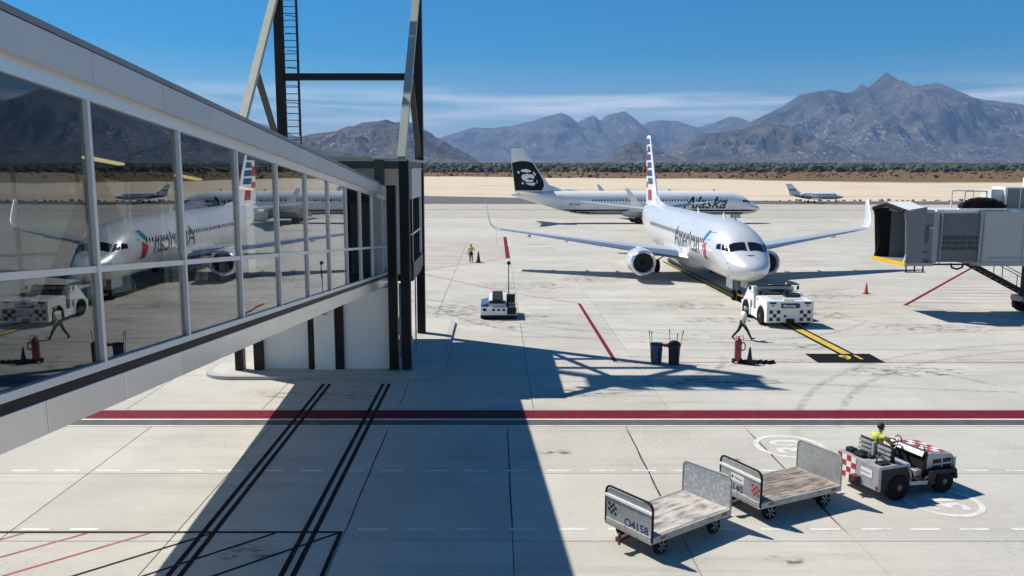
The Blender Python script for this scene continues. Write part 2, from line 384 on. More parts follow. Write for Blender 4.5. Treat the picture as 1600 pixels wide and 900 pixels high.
# scrubland / sand sheet
def ground_mat():
    m = bpy.data.materials.new('ground'); m.use_nodes = True; t = m.node_tree; n = t.nodes.new; l = t.links.new
    b = t.nodes['Principled BSDF']; b.inputs['Roughness'].default_value = .95; b.inputs['Specular IOR Level'].default_value = .1
    pos = n('ShaderNodeNewGeometry').outputs['Position']
    def noise(scale, st, det=6, ro=.6):
        mp_ = n('ShaderNodeMapping'); mp_.inputs['Scale'].default_value = st; l(pos, mp_.inputs['Vector'])
        z = n('ShaderNodeTexNoise'); z.inputs['Scale'].default_value = scale; z.inputs['Detail'].default_value = det; z.inputs['Roughness'].default_value = ro; l(mp_.outputs[0], z.inputs['Vector']); return z.outputs['Fac']
    def ramp(s, *els):
        r = n('ShaderNodeValToRGB'); 
        while len(r.color_ramp.elements) < len(els): r.color_ramp.elements.new(.5)
        for e, (p, c) in zip(r.color_ramp.elements, els): e.position = p; e.color = (*c, 1)
        l(s, r.inputs[0]); return r.outputs[0]
    sp = n('ShaderNodeSeparateXYZ'); l(pos, sp.inputs[0])
    a = n('ShaderNodeMath'); a.operation = 'MULTIPLY_ADD'; a.inputs[1].default_value = .5; l(sp.outputs['X'], a.inputs[0]); l(sp.outputs['Y'], a.inputs[2])
    c = n('ShaderNodeMath'); c.operation = 'MULTIPLY_ADD'; c.inputs[1].default_value = 180; l(noise(.006, (1,1,1)), c.inputs[0]); l(a.outputs[0], c.inputs[2])
    mr = n('ShaderNodeMapRange'); mr.inputs[1].default_value = 765; mr.inputs[2].default_value = 790; l(c.outputs[0], mr.inputs[0])
    sand = ramp(noise(.02, (.3,1,1), 8, .7), (.3, (.50,.42,.31)), (.5, (.60,.51,.385)), (.62, (.50,.41,.30)), (.70, (.28,.21,.135)))
    scr = ramp(noise(.012, (.25,1,1), 9, .75), (.3, (.095,.065,.03)), (.5, (.17,.105,.05)), (.6, (.14,.10,.05)), (.72, (.34,.26,.16)))
    mx = n('ShaderNodeMixRGB'); l(mr.outputs[0], mx.inputs[0]); l(sand, mx.inputs[1]); l(scr, mx.inputs[2]); l(mx.outputs[0], b.inputs['Base Color'])
    M['ground'] = m
ground_mat()
yy = np.concatenate([np.linspace(-400, 150, 6), np.linspace(180, 1400, 60), np.geomspace(1450, 24000, 40)])
xx = np.concatenate([-np.geomspace(26000, 150, 30), np.linspace(-120, 150, 10), np.geomspace(180, 26000, 30)])
GX, GY = np.meshgrid(xx, yy)
GZ = zg(GY)-.08 + np.where((GY > 335) & (GY < 6000), (fbm(GX/60, GY/45, 4, 3)-.5)*1.6*np.clip((GY-335)/150, 0, 1), 0)
GZ = np.where(GY < 0, -.08, GZ)
tag(grid_obj('ground', GX, GY, GZ, 'ground'), kind='structure')

apron = MB().add([(-90,-30,-.035),(150,-30,-.035),(150,154,-.035),(-90,154,-.035)], [(0,1,2,3)]).build('apron', 'joint')
tag(apron, kind='structure')
slab_mesh = {}
def slab(x0, x1, y0, y1, m='concrete', gap=.022):
    key = (round(x1-x0, 2), round(y1-y0, 2), m)
    if key not in slab_mesh:
        a, b_ = (x1-x0)/2-gap/2, (y1-y0)/2-gap/2
        o = MB().box(-a, a, -b_, b_, -.034, 0).build('slab', m, apron, bevel=.006); slab_mesh[key] = o.data
    else:
        o = bpy.data.objects.new('slab', slab_mesh[key]); C.objects.link(o); o.parent = apron
    o.location = ((x0+x1)/2, (y0+y1)/2, 0); return o
FX = [.38+4.08*k for k in range(-5, 6)]
FY = [9.6, 14.0, 18.4, 22.8, 27.2]
for i in range(len(FX)-1):
    for j in range(len(FY)-1): slab(FX[i], FX[i+1], FY[j], FY[j+1])
for k in range(3): slab(FX[-1]+k*9, FX[-1]+k*9+9, 9.6, 27.2)
slab(-70, FX[0], 9.6, 27.2); slab(-70, 47.78, -30, 9.6); slab(47.78, 150, -30, 27.2)
BX = [1.36+5*k for k in range(-3, 12)]
BY = [29.3+5.05*k for k in range(0, 14)]
for j in range(len(BY)-1):
    for i in range(len(BX)-1):
        if BX[i] < .66*BY[j+1]+1: slab(BX[i], BX[i+1], BY[j], BY[j+1])
    nx = next((q for q in BX if q >= .66*BY[j+1]+1), BX[-1])
    nx = max(q for q in BX if q-5 < .66*BY[j+1]+1 and q <= BX[-1])
    slab(nx, 150, BY[j], BY[j+1])
slab(-90, BX[0], 29.3, BY[-1])
for i in range(16):
    for j in range(4): slab(-90+15*i, -75+15*i, BY[-1]+14.5*j, BY[-1]+14.5*j+14.5)
# drainage strip between the two aprons
slab(-90, 150, 27.98, 29.3); slab(-90, 150, 27.2, 27.36)
for k in range(130):
    x = -22+.56*k
    if x > 34: break
    if k == 0: g0 = MB().box(-.272, .272, -.26, .26, -.034, -.006); [g0.box(-.25+.1*q, -.21+.1*q, -.22, .22, -.006, -.002) for q in range(6)]; g = g0.build('drain_grate', 'grate', apron); g.location = (x, 27.67, 0); gm = g
    else: copy_of(gm, apron, (x, 27.67, 0))

def sheet(name, poly, m, z=.004, parent=apron):
    me = MB().add([(x,y,z) for x,y in poly], [tuple(range(len(poly)))]).build(name, m, parent); return me
def line(name, a, b, wd, m, z=.004):
    a = Vector(a); b = Vector(b); d = (b-a).normalized(); nrm = Vector((-d.y, d.x))*wd/2
    return sheet(name, [a+nrm, a-nrm, b-nrm, b+nrm], m, z)
line('red_band', (-16.5, 28.63), (90, 28.63), 1.0, 'paint_red')
for y in (27.99, 27.3): line('white_line', (-16.5, y), (90, y), .09, 'paint_white', .005)
line('stop_line', (5.55, 36.76), (70, 36.76), .10, 'paint_thinred')
for yrow, a, b in ((23.02, -19, 30), (19.05, -3.4, 22)):
    x = a; d0 = None
    while x < b:
        if d0 is None: d0 = sheet('lane_dash', [(0,-.06),(.72,-.06),(.72,.06),(0,.06)], 'paint_white', .004); d0.location = (x, yrow, 0)
        else: copy_of(d0, apron, (x, yrow, 0))
        x += 1.225+random.uniform(-.06, .06)
x = -19
while x < -9.5: copy_of(d0, apron, (x, 19.05, 0)); x += 1.22
for cx in (-7.0, -4.55):
    for s in (-1, 1): line('guide_line', (cx+s*.13, 12), (cx+s*.13, 32.9), .13, 'paint_darkline', .008)
line('hatch_border', (-19, 18.88), (-3.74, 18.88), .10, 'paint_darkline', .006)
line('hatch_border', (-3.79, 18.83), (-3.79, 13.5), .11, 'paint_darkline', .006)
for k in range(9):
    x = -3.85-1.52*k
    line('hatch_stripe', (x, 18.83), (x-5, 14.2), .085, 'paint_thinred' if k > 2 else 'paint_darkline', .004)
line('red_stripe', (5.47, 36.81), (5.47, 53.6), .20, 'paint_red')
line('red_line', (5.47, 53.6), (1.1, 58.25), .10, 'paint_thinred'); line('red_line', (1.1, 58.25), (-6.33, 69.4), .13, 'paint_thinred')
line('red_stripe', (1.13, 81.9), (1.1, 109), .42, 'paint_red')
line('red_line', (1.13, 81.9), (-7.5, 70.5), .12, 'paint_thinred')
hs0 = None
for k in range(23):
    y = 72.5+1.6*k; x1 = 1.0 if y > 82 else 1.13-(81.9-y)*.757
    line('hatch_stripe', (-12, y), (x1, y-.02), .14, 'paint_thinred')
line('red_stripe', (26.7, 52.87), (46, 77.5), .24, 'paint_red'); line('red_line', (26.7, 52.87), (37, 40.5), .12, 'paint_thinred')
for k in range(14):
    t = .06*k+.06; line('hatch_stripe', (26.7+19*t, 52.87+24*t-.3), (60, 52.87+24*t-1.6), .10, 'paint_oldyellow' if k % 4 == 9 else 'paint_thinred', .003)
line('stand_tick', (10.7, 51.4), (22.2, 51.2), .22, 'paint_oldyellow'); line('stand_tick', (12.1, 54.2), (15.3, 54.2), .16, 'paint_oldyellow')
line('lead_in_border', (16.78, 38.4), (16.45, 79), .80, 'paint_black', .003); line('lead_in_line', (16.78, 38.45), (16.45, 79), .44, 'paint_yellow', .007)
num = sheet('stand_number_board', [(14.72,36.63),(17.82,36.63),(17.9,38.5),(14.8,38.5)], 'paint_black', .009)
t = text_mb('16', 1.05, fat=.015); x0, x1, y0, y1 = t.bb
mapped(t, lambda x, y, z: (16.65-(x-(x0+x1)/2)*1.1, 37.75-(y-(y0+y1)/2)*1.15, .013)).build('stand_number', 'paint_yellow', num)
def limit(cx, cy, r):
    o = MB(); n = 48
    for r0, r1 in ((r*.84, r),):
        vs_ = [(cx+q*math.cos(2*math.pi*k/n), cy+q*math.sin(2*math.pi*k/n), .006) for q in (r0, r1) for k in range(n)]
        o.add(vs_, [(k, (k+1) % n, n+(k+1) % n, n+k) for k in range(n)])
    ring = o.build('speed_limit_ring', 'paint_white', apron)
    tt = text_mb('30', r*1.25, fat=.03); a, b, c, d = tt.bb
    mapped(tt, lambda x, y, z: (cx-(y-(c+d)/2)*1.05, cy+(x-(a+b)/2)*.95, .006)).build('speed_limit_number', 'paint_white', ring)
limit(9.35, 25.15, 1.12); limit(11.85, 20.75, 1.0)
# yellow taxi curve behind the aircraft and painted mark under the far airliner
for j in range(2):
    pts = [(44+.0*j, 120), (58, 122+2*j), (68, 128+3*j), (72, 138+3*j), (70, 150)]
    for a, b in zip(pts, pts[1:]): line('taxi_curve', a, b, .3, 'paint_oldyellow', .004)
line('taxi_curve', (-40, 100), (110, 104), .18, 'paint_oldyellow'); line('taxi_curve', (17, 120), (22.5, 121), .9, 'paint_oldyellow')
line('taxi_curve', (17.6, 122.4), (20.5, 119.6), .6, 'paint_oldyellow')
# far strips
far = sheet('taxiway_shoulder', [(-220,154),(330,154),(330,205),(60,216),(-220,226)], 'concrete_old', -.03, None); tag(far, kind='structure')
tx = sheet('taxiway', [(-260,228),(60,219),(330,203),(420,196),(420,224),(330,232),(90,240),(20,262),(-40,300),(-260,330)], 'asphalt', -.026, None); tag(tx, kind='structure')
sh = sheet('taxiway_line', [(-220,190),(330,180),(330,181.4),(-220,191.6)], 'asphalt', -.024, None); tag(sh, kind='structure')

# tyre scuffs, oil stains and sealed cracks on the slabs
def film(name, pts, wd, m, z=.0025):
    V = []; F = []; E = []; n = len(pts)
    for i, p in enumerate(pts):
        a = Vector(pts[max(i-1, 0)]); b = Vector(pts[min(i+1, n-1)]); d = (b-a).normalized(); nr = Vector((-d.y, d.x)); p = Vector(p)
        for q, e in ((-.5, 0), (-.2, 1), (.2, 1), (.5, 0)): V.append((*(p+nr*wd*q), z)); E.append(e*(0 if i in (0, n-1) else 1))
    for i in range(n-1):
        for q in range(3): F.append((i*4+q, i*4+q+1, i*4+q+5, i*4+q+4))
    o = MB().add(V, F).build(name, m, apron); at = o.data.attributes.new('edge', 'FLOAT', 'POINT'); at.data.foreach_set('value', E); return o
def blob(name, cx, cy, rx, ry, m, z=.003):
    n = 20; V = [(cx, cy, z)]; E = [1.0]
    for f, e in ((.6, .9), (1.0, 0)):
        for k in range(n):
            a = 2*math.pi*k/n; j = 1+random.uniform(-.18, .18); V.append((cx+rx*f*j*math.cos(a), cy+ry*f*j*math.sin(a), z)); E.append(e)
    F = [(0, 1+k, 1+(k+1) % n) for k in range(n)]+[(1+k, 1+n+k, 1+n+(k+1) % n, 1+(k+1) % n) for k in range(n)]
    o = MB().add(V, F).build(name, m, apron); at = o.data.attributes.new('edge', 'FLOAT', 'POINT'); at.data.foreach_set('value', E); return o
def arc(cx, cy, r, a0, a1, n=22): return [(cx+r*math.cos(R(a0+(a1-a0)*k/n)), cy+r*math.sin(R(a0+(a1-a0)*k/n))) for k in range(n+1)]
for (cx, cy, r, a0, a1) in ((-1.0, 19.2, 2.6, 60, 290), (-.4, 19.0, 3.0, 40, 200), (3.2, 14.5, 9, 95, 150)): film('tyre_mark', arc(cx, cy, r, a0, a1), .38, 'scuff_light')
for (cx, cy, r, a0, a1) in ((20, 70, 30, 200, 262), (20, 70, 28.6, 205, 258), (30, 20, 21, 95, 165), (30, 20, 19.6, 98, 160), (10, 55, 14, 190, 330), (4, 75, 22, 210, 300), (28, 42, 12, 30, 140), (2, 40, 9, 250, 350), (34, 60, 18, 160, 250), (8, 96, 40, 215, 300), (14, 30, 7, 20, 160)):
    film('tyre_mark', arc(cx, cy, r, a0, a1), .42, 'scuff_dark')
for k in range(9): y = 33+4.6*k; film('tyre_mark', [(-1+3.1*i, y+.5*math.sin(i*.6+k)+.02*i*i*(k % 3-1)) for i in range(16)], .34, 'scuff_dark')
for (cx, cy, rx, ry) in ((-2.6,51,2.6,3.2),(-1.0,47,1.8,1.6),(13.2,47.5,2.6,1.3),(12.6,52.8,2.8,1.5),(15.8,40.2,1.4,.9),(19.5,49,3.5,1.6),(24,45,4,1.5),(5.9,51.8,.35,.35),(-6,31.2,1.6,.8),(-8.8,31.4,1.2,.7),(3.4,28.9+2.6,1.6,.8),(9.5,33.4,3.2,1.1),(18,35,3.5,1.2),(1.8,24.6,.7,.3),(5.1,20.4,.25,.12),(7.2,23.9,.4,.2),(2.4,62,4,3),(8,66,3,3),(22.5,57,4,2),(-5.6,17.8,.8,.5),(0.6,45.2,1.2,.9),(6.5,17.4,.5,.3)):
    blob('oil_stain', cx, cy, rx, ry, 'stain')
for k, (x, y, n_) in enumerate(((-3.7,27.1,9),(.38,27.1,9),(4.43,27.1,9),(8.5,27.1,9))):
    film('crack_seal', [(x+random.uniform(-.02,.02), y-1.05*i) for i in range(n_)], .055, 'crack_seal', .0015)
# raised kerbed island under the pier building
def rounded(x0, x1, y0, y1, r, n=8):
    P = []
    for cx, cy, a0 in ((x1-r,y0+r,-90),(x1-r,y1-r,0),(x0+r,y1-r,90),(x0+r,y0+r,180)):
        for k in range(n+1):
            a = R(a0+90*k/n); P.append((cx+r*math.cos(a), cy+r*math.sin(a)))
    return P
isl = MB().prism(rounded(-12.6, -2.35, 33.55, 47.5, 1.3), -.03, .15).build('kerbed_island', 'kerb', bevel=.03); tag(isl, kind='structure')
MB().prism(rounded(-12.35, -2.6, 33.8, 47.3, 1.1), .13, .156).build('island_paving', 'concrete', isl)

# ------------------------------------------------------------------ mountains
def mountain_mat():
    m = bpy.data.materials.new('mountain'); m.use_nodes = True; t = m.node_tree; n = t.nodes.new; l = t.links.new
    b = t.nodes['Principled BSDF']; b.inputs['Roughness'].default_value = .95; b.inputs['Specular IOR Level'].default_value = .05
    pos = n('ShaderNodeNewGeometry').outputs['Position']
    def noise(scale, det=8, ro=.7):
        z = n('ShaderNodeTexNoise'); z.inputs['Scale'].default_value = scale; z.inputs['Detail'].default_value = det; z.inputs['Roughness'].default_value = ro; l(pos, z.inputs['Vector']); return z.outputs['Fac']
    r = n('ShaderNodeValToRGB'); r.color_ramp.elements[0].position = .35; r.color_ramp.elements[0].color = (.035,.04,.03,1)
    r.color_ramp.elements[1].position = .66; r.color_ramp.elements[1].color = (.17,.15,.12,1); l(noise(.004), r.inputs[0])
    r2 = n('ShaderNodeValToRGB'); r2.color_ramp.elements[0].position = .555; r2.color_ramp.elements[1].position = .63; l(noise(.028, 7, .75), r2.inputs[0])
    r3 = n('ShaderNodeValToRGB'); r3.color_ramp.elements[0].position = .41; r3.color_ramp.elements[1].position = .60; l(noise(.0016, 3, .5), r3.inputs[0])
    q = n('ShaderNodeMath'); q.operation = 'MULTIPLY'; l(r2.outputs[0], q.inputs[0]); l(r3.outputs[0], q.inputs[1])
    mx = n('ShaderNodeMixRGB'); mx.inputs[2].default_value = (.64,.60,.55,1); l(q.outputs[0], mx.inputs[0]); l(r.outputs[0], mx.inputs[1]); l(mx.outputs[0], b.inputs['Base Color'])
    bp = n('ShaderNodeBump'); bp.inputs['Strength'].default_value = .9; bp.inputs['Distance'].default_value = 70; l(noise(.006, 10, .7), bp.inputs['Height']); l(bp.outputs[0], b.inputs['Normal'])
    M['mountain'] = m
mountain_mat()
TH = math.atan((450-267)/1280)
def elev(v): # tangent of the elevation above the eye for a skyline row
    dy = (450-v)/1280; return (-math.sin(TH)+dy*math.cos(TH))/(math.cos(TH)+dy*math.sin(TH))
def mountain(name, D, width, sky_, nc, nr, seed, rough=1.0):
    P = np.array(sky_, float); X0 = (P[:,0]-776)/1280*D*1.0; Z0 = np.array([8.7+elev(v)*D for v in P[:,1]])
    xs = np.linspace(X0[0], X0[-1], nc); zr = np.interp(xs, X0, Z0)
    zr = zr + (fbm(xs/(D*.009), xs*0+seed, 6, seed)-.5)*D*.0045*rough
    tt = np.concatenate([np.linspace(0, 1, nr), np.linspace(1.04, 1.4, 6)])
    X, T = np.meshgrid(xs, tt); ZR = np.broadcast_to(zr, X.shape)
    Y = D-width*(1-T)
    base = zg(D-width)-6
    prof = np.where(T <= 1, np.clip(T, 0, 1)**1.45, 1-(T-1)*1.6)
    sp = fbm(X/(width*.34)+fbm(X/(width*.5), Y/(width*.5), 3, seed+9)*.9, Y/(width*.9), 5, seed+3, True)
    g = fbm(X/(width*.12), Y/(width*.16), 5, seed+5, True)
    env = np.clip(T*(1-np.clip(T, 0, 1))*4, 0, 1)
    h = prof*(1+env*((sp-.62)*1.6+(g-.6)*1.0))
    h = np.minimum(h, np.where(T < 1, .04+.96*T**.92, 2))
    Z = base+np.maximum(ZR-base, 0)*h
    return tag(grid_obj(name, X+(fbm(X/300, Y/300, 3, seed+1)-.5)*60*0, Y, Z, 'mountain'), kind='structure')
mountain('mountain_range', 15000, 3200, [(250,262),(330,222),(385,205),(404,190),(430,198),(470,214),(520,226),(600,232),(650,228),(690,215),(720,205),(740,199),(770,200),(800,196),(830,190),(845,184),(875,176),(885,180),(900,192),(915,182),(925,180),(935,188),(945,180),(958,176),(972,174),(985,183),(1000,196),(1010,190),(1025,187),(1050,189),(1085,199),(1110,192),(1135,181),(1150,184),(1165,191),(1190,200),(1240,225),(1320,255)], 420, 60, 11, .5)
mountain('mountain_range', 5600, 1500, [(400,262),(440,236),(470,214),(490,210),(520,205),(545,199),(560,194),(585,190),(605,187),(622,190),(640,190),(652,196),(680,212),(705,226),(725,238),(745,250),(770,262)], 300, 90, 23)
mountain('mountain_range', 6400, 900, [(925,260),(945,243),(960,232),(985,221),(1000,224),(1015,230),(1035,240),(1060,258)], 140, 60, 31)
mountain('mountain_range', 10500, 3000, [(1010,262),(1060,240),(1100,225),(1150,202),(1165,191),(1190,178),(1215,165),(1240,148),(1262,143),(1285,140),(1303,144),(1316,144),(1326,138),(1332,130),(1338,138),(1346,134),(1354,126),(1361,119),(1366,113),(1373,114),(1378,121),(1384,126),(1410,135),(1430,132),(1448,129),(1460,140),(1490,150),(1530,157),(1560,160),(1600,168),(1660,184),(1740,216),(1820,256)], 460, 110, 41, .5)
mountain('mountain_range', 7600, 1300, [(1000,262),(1035,243),(1060,226),(1080,215),(1100,208),(1130,204),(1160,200),(1185,190),(1200,192),(1230,201),(1260,214),(1300,233),(1360,258)], 260, 80, 53)

# ------------------------------------------------------------------ desert scrub beyond the field (one dense mass)
mat('foliage', (.055, .068, .032), .9, var=.35, vscale=.12, coords='World')
mat('foliage_dry', (.13, .10, .055), .9, var=.3, vscale=.1, coords='World')
def ico(sub):
    bm = bmesh.new(); bmesh.ops.create_icosphere(bm, subdivisions=sub, radius=1); 
    v = np.array([q.co[:] for q in bm.verts]); f = np.array([[q.index for q in p.verts] for p in bm.faces]); bm.free(); return v, f
def scatter(name, n, y0, y1, hmin, hmax, m, sub, seed, dens=None, kx=.9):
    rng = np.random.default_rng(seed); bv, bf = ico(sub); V = []; F = []; off = 0; c = 0
    while c < n:
        y = y0*(y1/y0)**rng.random(); x = rng.uniform(-.62-.1, kx)*y
        if dens is not None and not dens(x, y, rng): continue
        z = float(zg(y))-.4; hgt = rng.uniform(hmin, hmax)*(.7+.6*rng.random()); wd = hgt*rng.uniform(.6, 1.3)
        for q in range(2):
            j = bv*(1+rng.uniform(-.38, .38, (len(bv), 1))); dx, dy_ = rng.uniform(-.7, .7, 2)*wd*(q > 0)
            s = 1 if q == 0 else rng.uniform(.5, .9)
            V.append(j*[wd*.6*s, wd*.6*s, hgt*.55*s]+[x+dx, y+dy_, z+hgt*.5*s]); F.append(bf+off); off += len(bv)
        c += 1
    V = np.concatenate(V); F = np.concatenate(F); me = bpy.data.meshes.new(name); me.from_pydata(V.tolist(), [], F.tolist()); me.materials.append(M[m])
    o = bpy.data.objects.new(name, me); C.objects.link(o); return o
scatter_d = lambda x, y, r: vnoise(np.array([x/130.]), np.array([y/90.]), 5)[0]+.25 > r.random()*1.1
tag(scatter('scrub_woodland', 6500, 960, 4600, 2.5, 8.0, 'foliage', 1, 1, scatter_d), 'dense belt of dark green desert scrub below the mountains', 'woodland', kind='stuff')
tag(scatter('dry_brush', 1700, 640, 1500, .7, 2.6, 'foliage_dry', 1, 2, lambda x, y, r: y+.5*x > 690), 'sparse dry brown brush on the plain past the sand', 'brush', kind='stuff')
tag(scatter('field_edge_weeds', 240, 222, 245, .25, .8, 'foliage_dry', 1, 4, lambda x, y, r: x > 45 and y > 241-(x-90)*.034, .9), 'low dry weeds along the far edge of the taxiway', 'weeds', kind='stuff')

# ------------------------------------------------------------------ sloping glazed boarding walkway
SL = -.081
def wz(h, y): return h+SL*(y-10.0)          # height on the ramp, h given at y = 10
walk = thing('boarding_walkway', 'long sloping glass-walled boarding walkway with grey fascia and white frames', 'walkway', (-8, 20, 0))
def wb(x0, x1, y0, y1, h0, h1, mb=None):
    """box sheared to follow the ramp, in the walkway's own frame"""
    mb = mb or MB(); ox, oy = -8, 20
    p = []
    for hh in (h0, h1):
        for x, y in ((x0,y0),(x1,y0),(x1,y1),(x0,y1)): p.append((x-ox, y-oy, wz(hh, y)))
    return mb.hexa(p)
Y0, Y1, XR, XL = -3.0, 38.0, -5.0, -10.9
MU = [10.13+2.83*k for k in range(-5, 10)]
wb(XL-.2, XR+.14, Y0, Y1, 10.14, 10.22).build('roof', 'coping', walk)
wb(XL-.1, XR+.02, Y0, Y1, 9.78, 9.84).build('soffit', 'panel_light', walk)
wb(XL+.25, XR-.25, Y0, Y1-.1, 9.50, 9.54).build('ceiling', 'ceiling_dark', walk)
wb(XL, XR-.02, Y0, Y1, 5.86, 6.10).build('floor', 'interior_floor', walk)
wb(XL+.2, XR-.3, Y0, Y1, 5.68, 5.74).build('underside', 'wall_grey', walk)
def at_y(o, y): o.location = (0, y, wz(0, y)-wz(0, 0)); return o
def row(name, m, ys, x0, x1, dy, h0, h1, bevel=0):
    """alike pieces along the ramp sharing one mesh"""
    first = None
    for y in ys:
        if first is None:
            first = wb(x0, x1, 20, 20+dy, h0, h1).build(name, m, walk, bevel=bevel); o = first
        else: o = copy_of(first, walk)
        o.location = (0, y-20, SL*(y-20))
for side, (xa, xb) in enumerate(((XR+.04, XR+.16), (XL-.2, XL-.08))):
    row('fascia_panel', 'panel_grey', [10.1+2.05*k for k in range(-6, 14) if 10.1+2.05*k < Y1-.6], xa, xb, 2.035, 9.74, 10.12, .006)
for side, (xa, xb) in enumerate(((XR-.03, XR+.05), (XL-.05, XL+.03))):
    row('skirt_panel', 'panel_light', [10.65+1.9*k for k in range(-6, 15) if 10.65+1.9*k < Y1-.9], xa, xb, 1.885, 5.72, 6.10, .006)
    wb(xa-.02, xb-.02, Y0, Y1, 6.08, 6.235).build('shadow_gap', 'dark_steel', walk)
    wb(xa, xb+.02, Y0, Y1, 6.232, 6.325).build('sill', 'alu', walk)
    wb(xa, xb, Y0, Y1, 9.56, 9.78).build('head_rail', 'panel_light', walk)
    wb(xa+.005, xb-.005, Y0, Y1, 7.46, 7.54).build('transom', 'alu', walk)
    for i, y in enumerate(MU):
        if i == 0: f0 = wb(xa+.01, xb+.015, 20-.035, 20+.035, 6.32, 9.57).build('mullion', 'alu', walk, bevel=.005); o = f0
        else: o = copy_of(f0, walk)
        o.location = (0, y-20, SL*(y-20))
    xm = (xa+xb)/2-.01
    row('glass_pane', 'glass', MU[:-1], xm-.006, xm+.006, 2.83, 6.325, 7.46); row('glass_pane', 'glass', MU[:-1], xm-.006, xm+.006, 2.83, 7.54, 9.56)
# inner frame: columns, raking braces, lit strips
for k, y in enumerate([4.2, 12.9, 21.4, 29.9]):
    for x in (XL+.5, XR-.5):
        o = MB(); a = wz(6.1, y); b = wz(9.5, y); o.box(x-.16+8, x+.16+8, y-.16-20, y+.16-20, a, b); o.build('inner_column', 'dark_steel', walk)
    for s in (-1, 1):
        o = MB().beam((XL+.5+8, y-20, wz(9.45, y)), (XL+.5+8, y+s*2.9-20, wz(6.1, y+s*2.9)), .3, .3); o.build('inner_brace', 'dark_steel', walk)
for y in (7.0, 11.6, 16.2, 20.8, 25.4, 30.0):
    wb(-8.1, -7.95, y, y+1.5, 9.44, 9.49).build('light_strip', 'lit_strip', walk)

# ------------------------------------------------------------------ pier head building at the end of the walkway
pier = thing('pier_building', 'square pier building on dark steel posts at the end of the glass walkway', 'building', (-7.6, 38.8, .156))
def pb(x0, x1, y0, y1, z0, z1, mb=None): return (mb or MB()).box(x0+7.6, x1+7.6, y0-38.8, y1-38.8, z0-.156, z1-.156)
pb(-11.35, -3.75, 34.5, 43.1, 9.10, 9.22).build('roof', 'steel_pale', pier)
pb(-11.25, -3.85, 34.55, 34.8, 8.80, 9.10).build('roof_beam', 'steel_green', pier); pb(-4.1, -3.86, 34.82, 42.7, 8.80, 9.10).build('roof_beam', 'steel_green', pier)
pb(-11.25, -3.9, 38.05, 38.25, 3.9, 8.80).build('wall', 'wall_white', pier); pb(-11.25, -3.9, 42.5, 42.7, 3.9, 8.80).build('wall', 'wall_white', pier)
pb(-11.25, -11.05, 38.25, 42.5, 3.9, 8.80).build('wall', 'wall_white', pier)
pb(-11.25, -3.9, 37.9, 42.7, 3.6, 3.88).build('floor', 'dark_steel', pier)
pb(-4.05, -3.87, 37.7, 42.45, 7.42, 8.80).build('side_panel', 'panel_grey', pier, bevel=.01)
pb(-4.06, -3.84, 37.7, 42.5, 3.8, 4.48).build('side_band', 'steel_green', pier)
for k in range(4):
    y = 37.95+1.12*k
    o = pb(-4.0, -3.985, y+.04, y+1.08, 4.5, 5.75); o.build('window_pane', 'glass', pier); o = pb(-4.0, -3.985, y+.04, y+1.08, 5.83, 7.40); o.build('window_pane', 'glass', pier)
    pb(-4.05, -3.9, y-.04, y+.04, 4.48, 7.42).build('mullion', 'dark_steel', pier)
pb(-4.05, -3.9, 37.7, 42.45, 5.75, 5.83).build('transom', 'alu', pier)
pb(-5.1, -4.7, 34.45, 34.85, 8.12, 9.16).build('beam_stub', 'steel_green', pier)
for (a, b, y, top) in ((-4.09, -3.69, 34.72, 9.16), (-4.63, -4.25, 34.75, 8.1), (-11.3, -10.95, 34.75, 9.08), (-10.5, -10.13, 34.8, 3.7)):
    pb(a, b, y-.2, y+.2, .15, top).build('post', 'dark_steel', pier, bevel=.008)
for a, b, y in ((-10.12, -8.17, 34.9), (-7.88, -7.0, 34.7), (-6.63, -4.64, 34.9)):
    pb(a, b, y, y+.15, .15, 3.72).build('wall_panel', 'wall_white', pier)
for a, b in ((-8.16, -7.89), (-6.99, -6.64)): pb(a, b, 34.76, 35.0, .15, 3.72).build('post', 'dark_steel', pier)
pb(-10.1, -4.6, 35.15, 37.8, .15, 3.55).build('service_core', 'wall_grey', pier)
pb(-4.5, -4.38, 37.2, 37.3, .15, 3.6).build('downpipe', 'gear_grey', pier); pb(-4.52, -4.3, 37.1, 37.3, 1.2, 2.0).build('meter_box', 'panel_grey', pier)

# ------------------------------------------------------------------ tall floodlight frame with caged ladder
mast = thing('steel_frame_mast', 'tall black steel frame with raking struts and caged ladder on the pier building', 'mast', (-7.65, 42.95, .156))
mo = Vector((-7.65, 42.95, .156))
def mp3(*p): return Vector(p)-mo
for x in (-11.05, -4.0):
    MB().beam(mp3(x, 42.95, .156), mp3(x, 42.95, 21.7), .42, .42, (0,1,0)).build('post', 'dark_steel', mast, bevel=.01)
    MB().beam(mp3(x, 34.75, 9.22), mp3(x, 42.7, 17.6), .26, .34, (1,0,0)).build('raking_strut', 'steel_pale', mast)
    MB().beam(mp3(x, 42.75, 9.4), mp3(x, 38.75, 13.15), .2, .26, (1,0,0)).build('brace', 'steel_green', mast)
for z in (13.45, 17.75, 21.5): MB().beam(mp3(-10.84, 42.95, z), mp3(-4.21, 42.95, z), .30, .34).build('crossbeam', 'dark_steel', mast)
o = MB(); o.box(-3.65, 3.65, -1.75, -.25, 21.3, 21.42); o.build('catwalk', 'dark_steel', mast)
for y in (-1.75, -.3):
    MB().beam((-3.65, y, 22.4), (3.65, y, 22.4), .08).build('handrail', 'dark_steel', mast)
for k in range(5):
    x = -3.6+1.8*k; MB().beam((x, -1.75, 21.4), (x, -1.75, 22.4), .07).build('handrail_post', 'dark_steel', mast)
    MB().box(x-.35, x+.35, -2.0, -1.8, 21.0, 21.6).build('floodlight', 'gear_grey', mast)
lad = MB(); lx0, lx1 = -11.05+7.65+.26, -11.05+7.65+.98
for x in (lx0, lx1): lad.beam((x, -.1, 9.1), (x, -.1, 22.3), .06, .08, (0,1,0))
